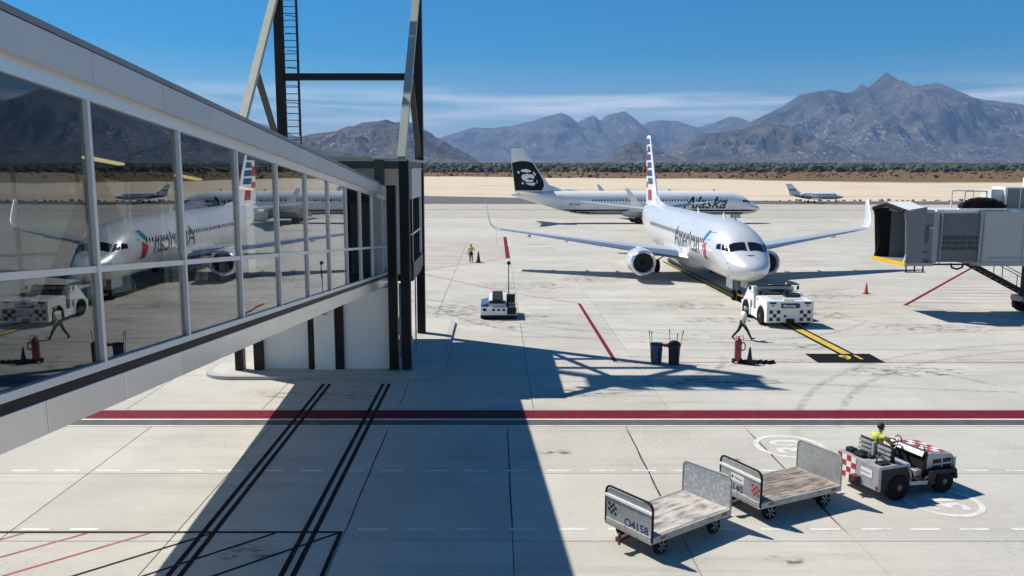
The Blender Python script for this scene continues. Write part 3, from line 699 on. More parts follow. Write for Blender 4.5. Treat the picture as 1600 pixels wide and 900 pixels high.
ladder = lad.build('ladder', 'dark_steel', mast)
r0 = MB().tube([(lx0, -.1, 0), (lx1, -.1, 0)], .022, 6).build('rung', 'dark_steel', ladder)
for k in range(40):
    o = r0 if k == 0 else copy_of(r0, ladder); o.location = (0, 0, 9.3+.33*k-.156)
hp = [( (lx0+lx1)/2-.36*math.cos(math.pi*k/10), -.1-.62*math.sin(math.pi*k/10), 0) for k in range(11)]
h0 = MB().tube(hp, .02, 5).build('cage_hoop', 'dark_steel', ladder)
for k in range(15):
    o = h0 if k == 0 else copy_of(h0, ladder); o.location = (0, 0, 10.4+.85*k-.156)
MB().beam((lx1+.02, -.42, 10.3), (lx1+.02, -.42, 22.3), .05, .05, (0,1,0)).build('cage_strap', 'dark_steel', ladder)

# small fittings on the pier building
for (a, b) in ((-4.15, -3.63), (-4.69, -4.19)): pb(a, b, 34.46, 35.0, .15, .18).build('base_plate', 'gear_grey', pier)
for x in (-4.1, -3.72):
    for y in (34.5, 34.95): pb(x-.02, x+.02, y-.02, y+.02, .18, .23).build('anchor_bolt', 'gear_grey', pier)
pb(-3.685, -3.66, 34.7, 34.73, .2, 8.7).build('conduit', 'gear_grey', pier); pb(-3.70, -3.62, 34.62, 34.82, 1.3, 1.6).build('junction_box', 'panel_grey', pier)
pb(-7.6, -7.3, 34.5, 34.7, 2.6, 2.75).build('wall_lamp', 'gear_grey', pier)
pb(-5.9, -5.5, 34.87, 34.9, 1.5, 1.9).build('notice_plate', 'decal_white', pier)
pb(-3.86, -3.80, 38.2, 38.26, .15, 3.7).build('downpipe', 'gear_grey', pier)
for k in range(4): pb(-3.83, -3.80, 37.75+1.15*k, 38.85+1.15*k, 8.78, 8.82).build('drip_edge', 'alu', pier)
pb(-10.9, -5.2, 34.35, 34.5, 9.22, 9.30).build('roof_trim', 'steel_pale', pier)

# ------------------------------------------------------------------ airliners (local frame: nose at origin, +Y aft, +X port, Z up)
def hermite(xs, ys, x):
    xs = np.asarray(xs, float); ys = np.asarray(ys, float); d = np.diff(ys)/np.diff(xs)
    m = np.zeros_like(ys); m[1:-1] = np.where(d[:-1]*d[1:] > 0, 2*d[:-1]*d[1:]/(d[:-1]+d[1:]+1e-12), 0); m[0] = d[0]; m[-1] = d[-1]
    i = np.clip(np.searchsorted(xs, x)-1, 0, len(xs)-2); h = xs[i+1]-xs[i]; t = (x-xs[i])/h
    return (2*t**3-3*t**2+1)*ys[i]+(t**3-2*t**2+t)*h*m[i]+(-2*t**3+3*t**2)*ys[i+1]+(t**3-t**2)*h*m[i+1]
class Fus:
    def __init__(s, rows, zr=.53): 
        s.r = np.array(rows, float); s.zr = zr
    def sec(s, x):
        r = s.r
        return [float(hermite(r[:,0], r[:,k], x)) for k in (1,2,3)]
    def pt(s, x, th, off=0.0):                     # th from the crown, + to port
        top, bot, w_ = s.sec(x); zm = bot+s.zr*(top-bot); c, q = math.cos(th), math.sin(th)
        a = (top-zm) if c > 0 else (zm-bot)
        n = Vector((q/max(w_, .05), 0, c/max(a, .05))).normalized()
        return Vector((w_*q, x, zm+a*c))+n*off
    def th_of(s, x, z):
        top, bot, w_ = s.sec(x); zm = bot+s.zr*(top-bot); a = (top-zm) if z > zm else (zm-bot)
        return math.acos(max(-1, min(1, (z-zm)/a)))
    def mesh(s, xs, n=48):
        mb = MB(); vs_ = [s.pt(x, 2*math.pi*k/n) for x in xs for k in range(n)]; fs = []
        for i in range(len(xs)-1):
            for k in range(n): fs.append((i*n+k, i*n+(k+1) % n, (i+1)*n+(k+1) % n, (i+1)*n+k))
        fs += [tuple(range(n)), tuple(reversed(range((len(xs)-1)*n, len(xs)*n)))]
        return mb.add(vs_, fs)
    def patch(s, corners, off=.012, n=5, mb=None):  # corners (x, th) in order, bilinear
        mb = mb or MB(); (a, b, c, d) = [np.array(q, float) for q in corners]; vs_ = []; fs = []
        for i in range(n+1):
            for j in range(n+1):
                u, v = i/n, j/n; p = a*(1-u)*(1-v)+b*u*(1-v)+c*u*v+d*(1-u)*v; vs_.append(s.pt(p[0], p[1], off))
        for i in range(n):
            for j in range(n): q = i*(n+1)+j; fs.append((q, q+1, q+n+2, q+n+1))
        return mb.add(vs_, fs)
def airfoil(n=10, t=.12):
    xs = [(1-math.cos(math.pi*k/n))/2 for k in range(n+1)]
    yt = [5*t*(.2969*math.sqrt(x)-.126*x-.3516*x*x+.2843*x**3-.1036*x**4) for x in xs]
    up = [(x, y+.012*(1-(2*x-1)**2)) for x, y in zip(xs, yt)]; lo = [(x, -y*.8+.012*(1-(2*x-1)**2)) for x, y in zip(xs, yt)]
    return up+lo[-2:0:-1]
def loft(secs, prof):
    """secs: (le point, chord, thickness direction, thickness scale)"""
    mb = MB(); n = len(prof); vs_ = []; fs = []
    for le, ch, up, ts in secs:
        for x, y in prof: vs_.append(Vector(le)+Vector((0, ch*x, 0))+Vector(up)*y*ch*ts)
    for i in range(len(secs)-1):
        for k in range(n): fs.append((i*n+k, i*n+(k+1) % n, (i+1)*n+(k+1) % n, (i+1)*n+k))
    fs += [tuple(range(n)), tuple(reversed(range((len(secs)-1)*n, len(secs)*n)))]
    return mb.add(vs_, fs)
def wheel(parent, name, c, r, wd, n=20, axis='X'):
    t_ = MB().lathe([(r*.55, -wd/2), (r*.9, -wd/2), (r, -wd*.28), (r, wd*.28), (r*.9, wd/2), (r*.55, wd/2)], c, axis, n).build(name, 'tyre', parent, True)
    MB().lathe([(r*.1, -wd*.52), (r*.5, -wd*.46), (r*.56, -wd*.38), (r*.56, wd*.38), (r*.5, wd*.46), (r*.1, wd*.52)], c, axis, 14).build('rim', 'hub', t_, True)
    return t_
def jetliner(name, label, loc, rz, ext, body, finm, eng, belly=None):
    A = thing(name, label, 'airliner', loc, rz, None); e = ext      # e: extra length in the parallel section
    k = 26.0+e
    F = Fus([(0,2.42,2.42,.0),(.12,2.66,2.18,.36),(.35,2.86,1.98,.68),(.7,3.06,1.80,.96),(1.1,3.26,1.67,1.19),(1.6,3.50,1.57,1.40),(2.0,3.78,1.52,1.52),(2.55,4.24,1.47,1.66),(3.2,4.63,1.43,1.76),(4.4,5.06,1.40,1.85),(6.0,5.34,1.38,1.88),(8,5.41,1.38,1.88),
             (k-4,5.41,1.38,1.88),(k,5.41,1.40,1.88),(k+2.2,5.41,1.58,1.85),(k+4.6,5.40,2.08,1.70),(k+7,5.36,2.75,1.38),(k+9.5,5.25,3.50,.92),(k+11.6,5.08,4.12,.48),(k+13.2,4.92,4.60,.14)])
    xs = [.004,.03,.07,.12,.2,.3,.42,.56,.72,.9,1.1,1.35]+list(np.arange(1.5, 8, .12))+list(np.linspace(8, k, 14))+list(np.linspace(k+.8, k+13.2, 18))
    fu = F.mesh(xs).build('fuselage', body, A, True, angle=60)
    # cockpit glazing
    for s in (1, -1):
        for cs in (((1.70,R(3)),(1.98,R(46)),(2.50,R(41)),(2.34,R(3))), ((2.04,R(50)),(2.62,R(64)),(2.93,R(53)),(2.58,R(44))), ((2.70,R(66)),(3.28,R(74)),(3.42,R(64)),(3.02,R(55)))):
            F.patch([(x, s*th) for x, th in cs], .014).build('cockpit_window', 'glass_black', A, True)
    # cabin windows, one shared shape
    ww = None
    for s in (1, -1):
        base_ = F.pt(10, s*F.th_of(10, 3.86), .012); mb = MB(); th0 = F.th_of(10, 3.86); vs_ = []
        nn = 10; pts = [(.115*math.copysign(abs(math.cos(2*math.pi*q/nn+.3))**.6, math.cos(2*math.pi*q/nn+.3)), .17*math.copysign(abs(math.sin(2*math.pi*q/nn+.3))**.6, math.sin(2*math.pi*q/nn+.3))) for q in range(nn)]
        mb.add([F.pt(10+u, s*F.th_of(10, 3.86+v), .012)-Vector((0,10,0)) for u, v in pts], [tuple(range(nn))])
        w0 = None; x = 6.0
        while x < k+4.2:
            if not (x > k-.01 and False):
                if w0 is None: w0 = mb.build('cabin_window', 'glass_black', A); w0.location = (0, x, 0)
                elif x < k: copy_of(w0, A, (0, x, 0))
            x += .508
        # doors: thin raised frames
        for dx, z0, z1, dw in ((4.55, 2.75, 4.55, .86), (k+4.6, 2.85, 4.6, .78)):
            d = MB()
            for (ua, ub, va, vb) in ((0,.03,z0,z1),(dw-.03,dw,z0,z1),(0,dw,z0,z0+.035),(0,dw,z1-.035,z1),(dw*.3,dw*.7,z1-.55,z1-.5)):
                d.add([F.pt(dx+u, s*F.th_of(dx+u, v), .008) for u, v in ((ua,va),(ub,va),(ub,(va+vb)/2),(ub,vb),(ua,vb),(ua,(va+vb)/2))], [(0,1,2,5),(5,2,3,4)])
            d.build('cabin_door', 'letter_grey', A)
        # wing
        pr_ = airfoil(10, .125); wx = 13.3+e*.55
        secs = [((s*1.2, wx-.9, 1.95), 8.2, (0,0,1), .95), ((s*1.9, wx, 2.02), 7.5, (0,0,1), 1.0), ((s*3.6, wx+1.0, 2.20), 6.2, (0,0,1), .95), ((s*5.9, wx+2.15, 2.44), 4.75, (0,0,1), .9), ((s*11.2, wx+5.08, 3.02), 3.1, (0,0,1), .85), ((s*16.0, wx+7.75, 3.56), 1.75, (0,0,1), .8), ((s*16.5, wx+8.05, 3.68), 1.6, (-s*.35,0,.94), .8)]
        wing = loft(secs, pr_).build('wing', 'wing_grey', A, True)
        # bright leading edge
        le = MB(); vs_ = []; fs = []; idx = [0,1,2,19,18] if len(pr_) == 20 else [0,1,2,-1,-2]
        order = [2,1,0,len(pr_)-1,len(pr_)-2]
        for (lp, ch, up, ts) in secs[1:6]:
            for q in order:
                x_, y_ = pr_[q]; vs_.append(Vector(lp)+Vector((0, ch*x_-.02, 0))+Vector(up)*(y_*ch*ts*1.04))
        for i in range(4):
            for q in range(4): fs.append((i*5+q, i*5+q+1, i*5+q+6, i*5+q+5))
        le.add(vs_, fs).build('leading_edge', 'polished', wing, True)
        wl = loft([((s*16.5, wx+8.05, 3.68), 1.6, (-s*.6,0,.8), .8), ((s*16.82, wx+8.35, 3.95), 1.35, (-s*.9,0,.4), .8), ((s*17.02, wx+8.75, 4.5), 1.15, (-s*.98,0,.15), .8), ((s*17.32, wx+10.1, 6.1), .55, (-s,0,.1), .8), ((s*17.33, wx+10.2, 6.16), .3, (-s,0,.1), .6)], airfoil(8, .10)).build('winglet', body, wing, True)
        for yy_ in (7.4, 10.2, 13.4):
            zz = 2.44+(yy_-5.9)*.104-.12; xx_ = wx+2.15+(yy_-5.9)*.523
            ln = (4.75-(yy_-5.9)*.29)
            MB().lathe([(.01,xx_+ln*.45),(.13,xx_+ln*.6),(.16,xx_+ln*.85),(.12,xx_+ln*1.1),(.01,xx_+ln*1.28)], (s*yy_,0,zz-.1), 'Y', 10).build('flap_fairing', 'wing_grey', wing, True)
        # engine
        ex, ez = 12.35+e*.55, 1.56; c0 = (s*4.83, 0, ez)
        nac = MB().lathe([(.80,ex+.55),(.785,ex+.3),(.80,ex+.12),(.84,ex+.03),(.90,ex),(.96,ex+.05),(1.01,ex+.2),(1.06,ex+.6),(1.085,ex+1.2),(1.07,ex+1.9),(1.0,ex+2.7),(.84,ex+3.45),(.82,ex+3.45)], c0, 'Y', 36)
        nac.v = [(x, y, ez+(z-ez)*(.94 if z < ez else 1.0)) for x, y, z in nac.v]
        en = nac.build('engine', eng, A, True, angle=75)
        MB().lathe([(.86,ex+.018),(.90,ex-.012),(.965,ex+.045),(1.012,ex+.17)], c0, 'Y', 36, cap=False).build('intake_lip', 'polished', en, True)
        MB().lathe([(.79,ex+.5),(.79,ex+.62)], c0, 'Y', 30).build('fan', 'black_hole', en)
        MB().lathe([(.004,ex+.18),(.08,ex+.24),(.18,ex+.40),(.24,ex+.52)], c0, 'Y', 16).build('spinner', 'tractor_dark', en, True)
        MB().lathe([(.60,ex+3.2),(.58,ex+3.7),(.42,ex+4.3),(.30,ex+4.6),(.12,ex+5.0)], c0, 'Y', 20).build('exhaust', 'hub', en, True)
        MB().hexa([(s*4.83-.16,ex+.9,2.55),(s*4.83+.16,ex+.9,2.55),(s*4.83+.16,ex+4.9,2.0),(s*4.83-.16,ex+4.9,2.0),(s*4.83-.12,ex+1.5,2.72),(s*4.83+.12,ex+1.5,2.72),(s*4.83+.14,ex+4.9,2.55),(s*4.83-.14,ex+4.9,2.55)]).build('pylon', eng, en, bevel=.04)
        # stabiliser
        st = loft([((s*.4, k+7.6, 4.72), 3.9, (0,0,1), .8), ((s*.95, k+7.95, 4.78), 3.6, (0,0,1), .8), ((s*7.0, k+11.6, 5.42), 1.15, (0,0,1), .8), ((s*7.17, k+11.85, 5.44), .8, (0,0,1), .6)], airfoil(8, .10)).build('stabiliser', 'wing_grey' if body == 'silver_paint' else 'white_paint', A, True)
        # main gear
        gx = 19.45+e*.55
        mg = MB().tube([(s*2.86, gx, .56), (s*2.86, gx, 2.0)], .11, 10).tube([(s*2.86-.5*1, gx, .56), (s*2.86+.5, gx, .56)], .07, 8).beam((s*2.86, gx, .8), (s*1.4, gx-.2, 1.7), .1).build('main_gear', 'gear_grey', A, True)
        for q in (-.43, .43): wheel(mg, 'wheel', (s*2.86+q, gx, .56), .56, .40)
    # fairing under the wing
    wx = 13.3+e*.55
    MB().lathe([(.05,wx-2.2),(.9,wx-1.2),(1.45,wx+.4),(1.62,wx+2.4),(1.62,wx+6.2),(1.2,wx+8.2),(.05,wx+9.6)], (0,0,2.32), 'Y', 28).build('belly_fairing', body, A, True).scale = (1.13, 1, .0+1)
    # fin with dorsal fillet
    fin_secs = [((0,k+5.9,5.15),6.7,(1,0,0),.95),((0,k+6.5,5.9),6.2,(1,0,0),.95),((0,k+7.15,6.8),5.6,(1,0,0),.92),((0,k+9.2,9.6),3.95,(1,0,0),.85),((0,k+11.1,12.3),2.1,(1,0,0),.8),((0,k+11.35,12.45),1.75,(1,0,0),.6)]
    fin = loft(fin_secs, [(x, (y if i <= 10 else y)) for i, (x, y) in enumerate([(q[0], (q[1]-.012*(1-(2*q[0]-1)**2))*(1 if i <= 10 else 1.25)) for i, q in enumerate(airfoil(10, .105))])]).build('fin', finm, A, True)
    MB().add([(0.0,k+1.6,5.38),(.16,k+4.5,5.33),(-.16,k+4.5,5.33),(.17,k+6.6,5.3),(-.17,k+6.6,5.3),(0,k+4.6,5.75),(.1,k+6.9,6.35),(-.1,k+6.9,6.35),(0,k+6.35,6.25)],
             [(0,1,5),(0,5,2),(1,3,6,5),(2,5,7,4),(5,6,8),(5,8,7)]).build('dorsal_fin', body, A, True, angle=80)
    # nose gear
    ng = MB().tube([(0,4.0,.34),(0,4.0,1.6)], .08, 10).tube([(-.3,4.0,.34),(.3,4.0,.34)], .05, 8).beam((0,4.0,.9),(0,4.8,1.5),.06).build('nose_gear', 'gear_grey', A, True)
    for q in (-.2, .2): wheel(ng, 'wheel', (q, 4.0, .34), .34, .2)
    for s in (1, -1): MB().box(s*.5-.02, s*.5+.02, 3.3, 4.7, .85, 1.5).build('gear_door', 'decal_white', ng)
    for (px, sgn) in ((7.5, 1), (15.0, 1)): MB().hexa([(-.03,px,5.38),(.03,px,5.38),(.03,px+.5,5.38),(-.03,px+.5,5.38),(-.015,px+.25,5.75),(.015,px+.25,5.75),(.015,px+.5,5.75),(-.015,px+.5,5.75)]).build('aerial', body, A)
    return A, F, k, fin_secs
def fin_t(fin_secs, y, z):
    Z = [s[0][2] for s in fin_secs]; le = np.interp(z, Z, [s[0][1] for s in fin_secs]); ch = np.interp(z, Z, [s[1] for s in fin_secs]); ts = np.interp(z, Z, [s[3] for s in fin_secs])
    x = min(max((y-le)/ch, 0), 1); return 5*.105*(.2969*math.sqrt(x)-.126*x-.3516*x*x+.2843*x**3-.1036*x**4)*ch*ts*1.0, le, ch
def fin_patch(fin_secs, poly, s, off=.02, maxlen=.5):
    bm = bmesh.new(); vs_ = [bm.verts.new((0, y, z)) for y, z in poly]; bm.faces.new(vs_); bmesh.ops.triangulate(bm, faces=bm.faces)
    for _ in range(4):
        ed = [q for q in bm.edges if q.calc_length() > maxlen]
        if not ed: break
        bmesh.ops.subdivide_edges(bm, edges=ed, cuts=1); bmesh.ops.triangulate(bm, faces=bm.faces)
    bm.verts.ensure_lookup_table(); mb = MB()
    mb.add([(s*(fin_t(fin_secs, v.co.y, v.co.z)[0]*(1 if s > 0 else 1.0)+off), v.co.y, v.co.z) for v in bm.verts], [[q.index for q in f.verts] for f in bm.faces]); bm.free(); return mb
def fus_text(F, s_, x_aft, z0, size, shear=0, fat=0, sx=1.0, side=-1, off=.014, slope=0):
    t_ = text_mb(s_, size, shear, fat, maxlen=.35); a = t_.bb[0]
    def fn(u, v, _):
        x = x_aft-(u-a)*sx if side < 0 else x_aft+(u-a)*sx
        return F.pt(x, side*F.th_of(x, z0+v+slope*(u-a)), off)
    return mapped(t_, fn), (t_.bb[1]-a)*sx

# near airliner: silver, striped tail, nose towards the terminal
A1, F1, k1, fs1 = jetliner('airliner', 'silver airliner with red and blue striped tail, nose towards the terminal, hooked to tug', (16.3, 51.1, 0), 0.0, 0.0, 'silver_paint', 'white_paint', 'silver_paint')
for s in (-1, 1):
    mb, wd = fus_text(F1, 'American', 15.3 if s < 0 else 6.6, 2.85, 2.15, 0.0, .012, .98, s, slope=0)
    mb.build('lettering', 'letter_grey', A1)
    # flight symbol: blue upper blade, red lower blade
    for cs, mm_ in ((((5.65,3.95),(6.25,3.95),(5.75,4.65),(5.28,4.55)), 'livery_teal'), (((5.35,3.85),(6.2,3.5),(5.95,2.7),(5.25,2.62)), 'livery_red')):
        F1.patch([(x, s*F1.th_of(x, z)) for x, z in cs], .016, 5).build('emblem_blade', mm_, A1)
    # tail bars
    z = 5.75
    fl = lambda z_: fin_t(fs1, 0, z_)[1:]
    bars = [(5.7,6.75,'livery_red')]+[(7.35+.83*i, 7.35+.83*i+.60, 'livery_blue') for i in range(6)]
    for i, (za, zb, mm_) in enumerate(bars):
        (la, ca), (lb, cb) = fl(za), fl(zb); f0, f1 = (.22, .62) if i == 0 else (.08, .60)
        fin_patch(fs1, [(la+ca*f0, za), (la+ca*f1, za), (lb+cb*f1, zb), (lb+cb*f0, zb)], s, .02, .6).build('tail_bar', mm_, A1)
        if i:
            o_ = (0.42 if i % 2 else 0)
            (la, ca), (lb, cb) = fl(za-.41*(i % 2)), fl(zb-.41*(i % 2)); zs = .41*(i % 2)
            fin_patch(fs1, [(la+ca*.64, za-zs), (la+ca*.97, za-zs), (lb+cb*.97, zb-zs), (lb+cb*.64, zb-zs)], s, .02, .6).build('tail_bar', 'livery_red', A1)
for (dx, dz) in ((1.15,3.3),(1.28,2.5),(1.5,2.75)):
    for s in (-1, 1): F1.patch([(dx, s*F1.th_of(dx, dz)), (dx+.10, s*F1.th_of(dx+.1, dz)), (dx+.10, s*F1.th_of(dx+.1, dz+.05)), (dx, s*F1.th_of(dx, dz+.05))], .03, 1).build('probe', 'letter_grey', A1)
for s in (-1, 1):
    F1.patch([(1.9, s*R(128)), (2.15, s*R(128)), (2.15, s*R(134)), (1.9, s*R(134))], .012, 2).build('vent_port', 'gear_grey', A1)
MB().beam((0,4.0,.42), (.15,-.6,.62), .12).build('tow_bar', 'safety_yellow', A1)

# far airliner: white with dark belly band, black tail with a pale portrait
A2, F2, k2, fs2 = jetliner('airliner', 'white airliner with black portrait tail and dark belly band, parked side-on beyond the silver one', (44.3, 138.6, 0), R(90), 2.65, 'white_paint', 'white_paint', 'white_paint')
for s in (-1, 1):
    q = MB()
    for i in range(30):
        xa, xb = 1.0+i*1.12, 1.0+(i+1)*1.12
        F2.patch([(xa, s*F2.th_of(xa, 2.05+.0*xa)), (xb, s*F2.th_of(xb, 2.05)), (xb, s*F2.th_of(xb, 2.32)), (xa, s*F2.th_of(xa, 2.32))], .010, 2, q)
    q.build('belly_stripe', 'navy', A2)
    q = MB()
    for i in range(26):
        xa, xb = 3.0+i*1.12, 3.0+(i+1)*1.12
        F2.patch([(xa, s*R(139)), (xb, s*R(139)), (xb, s*R(180)), (xa, s*R(180))], .010, 3, q)
    q.build('belly', 'navy', A2)
    mb, wd = fus_text(F2, 'Alaska', 13.4 if s < 0 else 4.6, 2.55, 2.75, .45, .05, .98, s); mb.build('lettering', 'navy', A2)
    mb, wd = fus_text(F2, 'N315AS', k2+3.6 if s < 0 else k2-1, 3.0, .55, .15, .01, 1, s); mb.build('registration', 'navy', A2)
    fl = lambda z_: fin_t(fs2, 0, z_)[1:]
    L_ = lambda z_, f: (fl(z_)[0]+fl(z_)[1]*f, z_)
    fin_patch(fs2, [L_(5.45,.30), L_(6.2,.16), L_(7.0,.10), L_(8.0,.06), L_(9.0,.05), L_(10.0,.04), L_(10.25,.2), L_(10.35,.5), L_(10.2,.8), L_(10.0,.985), L_(9,.985), L_(7.5,.985), L_(6.2,.985), L_(5.45,.985)], s, .02, .6).build('tail_panel', 'tail_black', A2)
    # pale blocks of the portrait: fur ruff, brow, cheek, nose, chin
    for poly in ([(.30,9.0),(.42,9.25),(.62,9.2),(.70,8.9),(.60,8.75),(.45,8.72),(.33,8.78)], [(.22,8.9),(.28,8.6),(.26,8.1),(.20,8.35)], [(.76,8.95),(.83,8.8),(.80,8.5),(.74,8.6)],
                 [(.32,8.35),(.46,8.4),(.45,7.9),(.36,7.6),(.30,7.9)], [(.56,8.4),(.68,8.3),(.74,7.9),(.70,7.4),(.58,7.3),(.60,7.7),(.53,7.9)], [(.47,8.5),(.53,8.5),(.56,7.75),(.44,7.75)],
                 [(.38,7.45),(.55,7.5),(.66,7.2),(.62,7.08),(.42,7.15)], [(.36,7.0),(.52,6.98),(.66,6.9),(.58,6.6),(.46,6.45),(.40,6.7)], [(.26,7.5),(.30,7.0),(.34,6.8),(.30,7.3)], [(.74,7.2),(.78,6.8),(.70,6.7)]):
        fin_patch(fs2, [L_(z_-.25, f) for f, z_ in poly], s, .034, .6).build('portrait_patch', 'decal_white', A2)

# small business jet on the taxiway
B = thing('business_jet', 'small white business jet with dark lower body on the far taxiway', 'jet', (96.2, 228.5, -.02), R(90))
FB = Fus([(0,1.55,1.55,0),(.3,1.78,1.32,.25),(1.0,2.0,1.12,.5),(1.9,2.18,1.0,.7),(2.6,2.62,.95,.82),(3.4,2.80,.92,.86),(5,2.84,.92,.88),(9,2.84,.92,.88),(11,2.78,1.15,.78),(13,2.6,1.6,.5),(15.2,2.35,2.1,.1)])
FB.mesh([.01,.1,.3,.6,1,1.5,1.9,2.3,2.6,3,3.4,4,5,7,9,10,11,12,13,14,15.2], 28).build('fuselage', 'white_paint', B, True)
for s in (-1, 1):
    q = MB()
    for i in range(12): xa, xb = .6+i*1.1, 1.7+i*1.1; FB.patch([(xa, s*R(100)), (xb, s*R(100)), (xb, s*R(180)), (xa, s*R(180))], .012, 3, q)
    q.build('lower_band', 'navy', B)
    for i in range(6):
        x = 4.0+.85*i; FB.patch([(x, s*R(62)), (x+.36, s*R(62)), (x+.36, s*R(78)), (x, s*R(78))], .014, 2).build('cabin_window', 'glass_black', B)
    FB.patch([(2.0, s*R(8)), (2.35, s*R(62)), (2.95, s*R(50)), (2.6, s*R(8))], .014, 3).build('cockpit_window', 'glass_black', B)
    loft([((s*.3,7.0,1.0),3.2,(0,0,1),1),((s*.9,7.2,1.02),2.9,(0,0,1),1),((s*8.0,8.9,1.45),.9,(0,0,1),.9)], airfoil(8,.12)).build('wing', 'decal_white', B, True)
    loft([((s*.1,13.6,3.3),1.6,(0,0,1),.9),((s*3.2,14.9,3.45),.8,(0,0,1),.9)], airfoil(8,.1)).build('stabiliser', 'decal_white', B, True)
    MB().lathe([(.36,9.6),(.46,9.7),(.50,10.4),(.44,11.6),(.30,12.3)], (s*1.35,0,2.35), 'Y', 18).build('engine', 'white_paint', B, True)
    MB().beam((s*.7,10.8,2.35),(s*1.0,10.8,2.35),.9,.1).build('pylon', 'white_paint', B)
    mg = MB().tube([(s*2.2,8.9,.3),(s*2.2,8.9,1.1)],.07,8).build('main_gear','gear_grey',B); wheel(mg,'wheel',(s*2.2,8.9,.3),.3,.22,14)
ng = MB().tube([(0,2.0,.22),(0,2.0,1.1)],.06,8).build('nose_gear','gear_grey',B); wheel(ng,'wheel',(0,2.0,.22),.22,.18,14)
loft([((0,11.2,2.5),3.9,(1,0,0),.8),((0,12.6,3.2),2.7,(1,0,0),.8),((0,14.6,5.2),1.6,(1,0,0),.8)], airfoil(8,.1)).build('fin', 'decal_white', B, True)
MB().hexa([(-.13,13.05,3.35),(.13,13.05,3.35),(.13,15.2,3.35),(-.13,15.2,3.35),(-.12,13.5,3.7),(.12,13.5,3.7),(.12,15.5,3.7),(-.12,15.5,3.7)]).build('tail_stripe', 'livery_blue', B)

# ------------------------------------------------------------------ baggage carts
def decal_text(s_, size, m, parent, fn, name='marking', fat=.0, shear=0):
    t_ = text_mb(s_, size, shear, fat); a, b, c, d = t_.bb
    return mapped(t_, lambda u, v, _: fn(u-(a+b)/2, v-(c+d)/2)).build(name, m, parent)
def frame_loop(y0, y1, z0, z1, r=.16, n=6):
    P = [(y0, z0)]
    P += [(y0+r-r*math.cos(R(90*k/n)), z1-r+r*math.sin(R(90*k/n))) for k in range(n+1)]
    P += [(y1-r+r*math.sin(R(90*k/n)), z1-r+r*math.cos(R(90*k/n))) for k in range(n+1)]
    P += [(y1, z0)]; return P
def cart(label, loc, rz, number, galv2, checker_x):
    T = thing('baggage_cart', label, 'cart', loc, rz, None)
    hl, hw = 1.36, .75
    # deck of boards between the headboards
    nb = 2 if number[0] == 'Q4158' else 5
    for k in range(nb):
        w_ = 2*(hw-.05)/nb; y = -hw+.05+k*w_
        MB().box(-hl+.03, hl-.03, y+.004, y+w_-.004, .50, .552).build('deck_board', 'cart_deck' if nb == 2 else 'cart_deck_brown', T, bevel=.004)
    fr = MB()
    for s in (-1, 1):
        fr.box(-hl, hl, s*hw-.035, s*hw+.035, .40, .555)
    for x in (-hl, hl): fr.box(x-.03, x+.03, -hw+.03, hw-.03, .40, .55)
    fr.box(-hl+.2, hl-.2, -.2, .2, .36, .48); fr.build('chassis', 'cart_frame', T, bevel=.006)
    for end, x in ((0, -hl), (1, hl)):
        top = 1.33 if end == 0 else 1.36
        loop = frame_loop(-hw, hw, .42, top)
        hb = MB().tube([(x, y, z) for y, z in loop], .028, 8).build('headboard_frame', 'rubber' if end == 0 else 'cart_frame', T, True)
        pl = frame_loop(-hw+.02, hw-.02, .42 if end == 0 else .5, (1.08 if end == 0 else top-.02), .12 if end else .02)
        MB().prism_x(pl, x-.012, x+.012).build('headboard', 'galv' if not galv2 or end == 0 else 'galv_blue', T)
        if end == 0:
            MB().prism_x(frame_loop(-hw+.05, hw-.05, 1.13, top-.05, .1), x-.008, x+.008).build('upper_panel', 'galv', T)
            MB().beam((x-.02, -hw, 1.105), (x-.02, hw, 1.105), .05, .06).build('rail', 'decal_white', T)
            MB().box(x-.03, x+.03, -hw, hw, .38, .43).build('lower_rail', 'cart_frame', T)
    for s in (-1, 1):
        for x in (-.93, .93):
            w_ = wheel(T, 'wheel', (x, s*.6, .20), .20, .13, 22, 'Y')
            sp = MB()
            for q in range(6):
                a = R(60*q+15); sp.beam((x+.04*math.cos(a), s*.67, .2+.04*math.sin(a)), (x+.15*math.cos(a), s*.67, .2+.15*math.sin(a)), .03, .02, (0,1,0))
            sp.build('spokes', 'gear_grey', w_)
            MB().box(x-.06, x+.06, s*.42-.05, s*.42+.05, .14, .42).build('axle_bracket', 'tractor_dark', T)
    for s in (-1, 1):
        for x in (-1.05, 1.1): MB().box(x-.09, x+.09, s*(hw+.036)-.006, s*(hw+.036)+.006, .46, .52).build('reflector', 'red_lamp', T)
    hitch = MB().beam((-hl+.02, 0, .34), (-hl-.28, 0, .30), .09).tube([(-hl-.28, .0, .18), (-hl-.28, 0, .46)], .03, 8).box(-hl-.34, -hl-.22, -.07, .07, .26, .36).build('rear_hitch', 'decal_maroon', T)
    MB().beam((hl, .0, .36), (hl+.62, 0, .34), .06).build('drawbar', 'tractor_dark', T)
    x = -hl-.014
    decal_text(number[0], .27, 'decal_blue', T, lambda u, v: (x, number[1]-u, .62+v), 'cart_number', .008)
    for a in range(4):
        for b in range(4):
            if (a+b) % 2 == 0: MB().box(x-.002, x, checker_x-a*.07, checker_x-.07-a*.07, .88-b*.07, .95-b*.07).build('checker_square', 'decal_red' if galv2 is False else 'tractor_dark', T)
    return T
cart('grey baggage cart numbered Q4158 with rust-worn white deck, last of the two', (4.15, 18.8, 0), R(36), ('Q4158', -.26), True, .66)
c2 = cart('grey baggage cart numbered 2140 with checker sticker, coupled right behind the tow tractor', (7.45, 20.6, 0), R(25.5), ('Q2140', .26), False, -.42)
MB().box(-1.378, -1.372, -.15, .32, .80, 1.0).build('sign_plate', 'decal_white', c2)
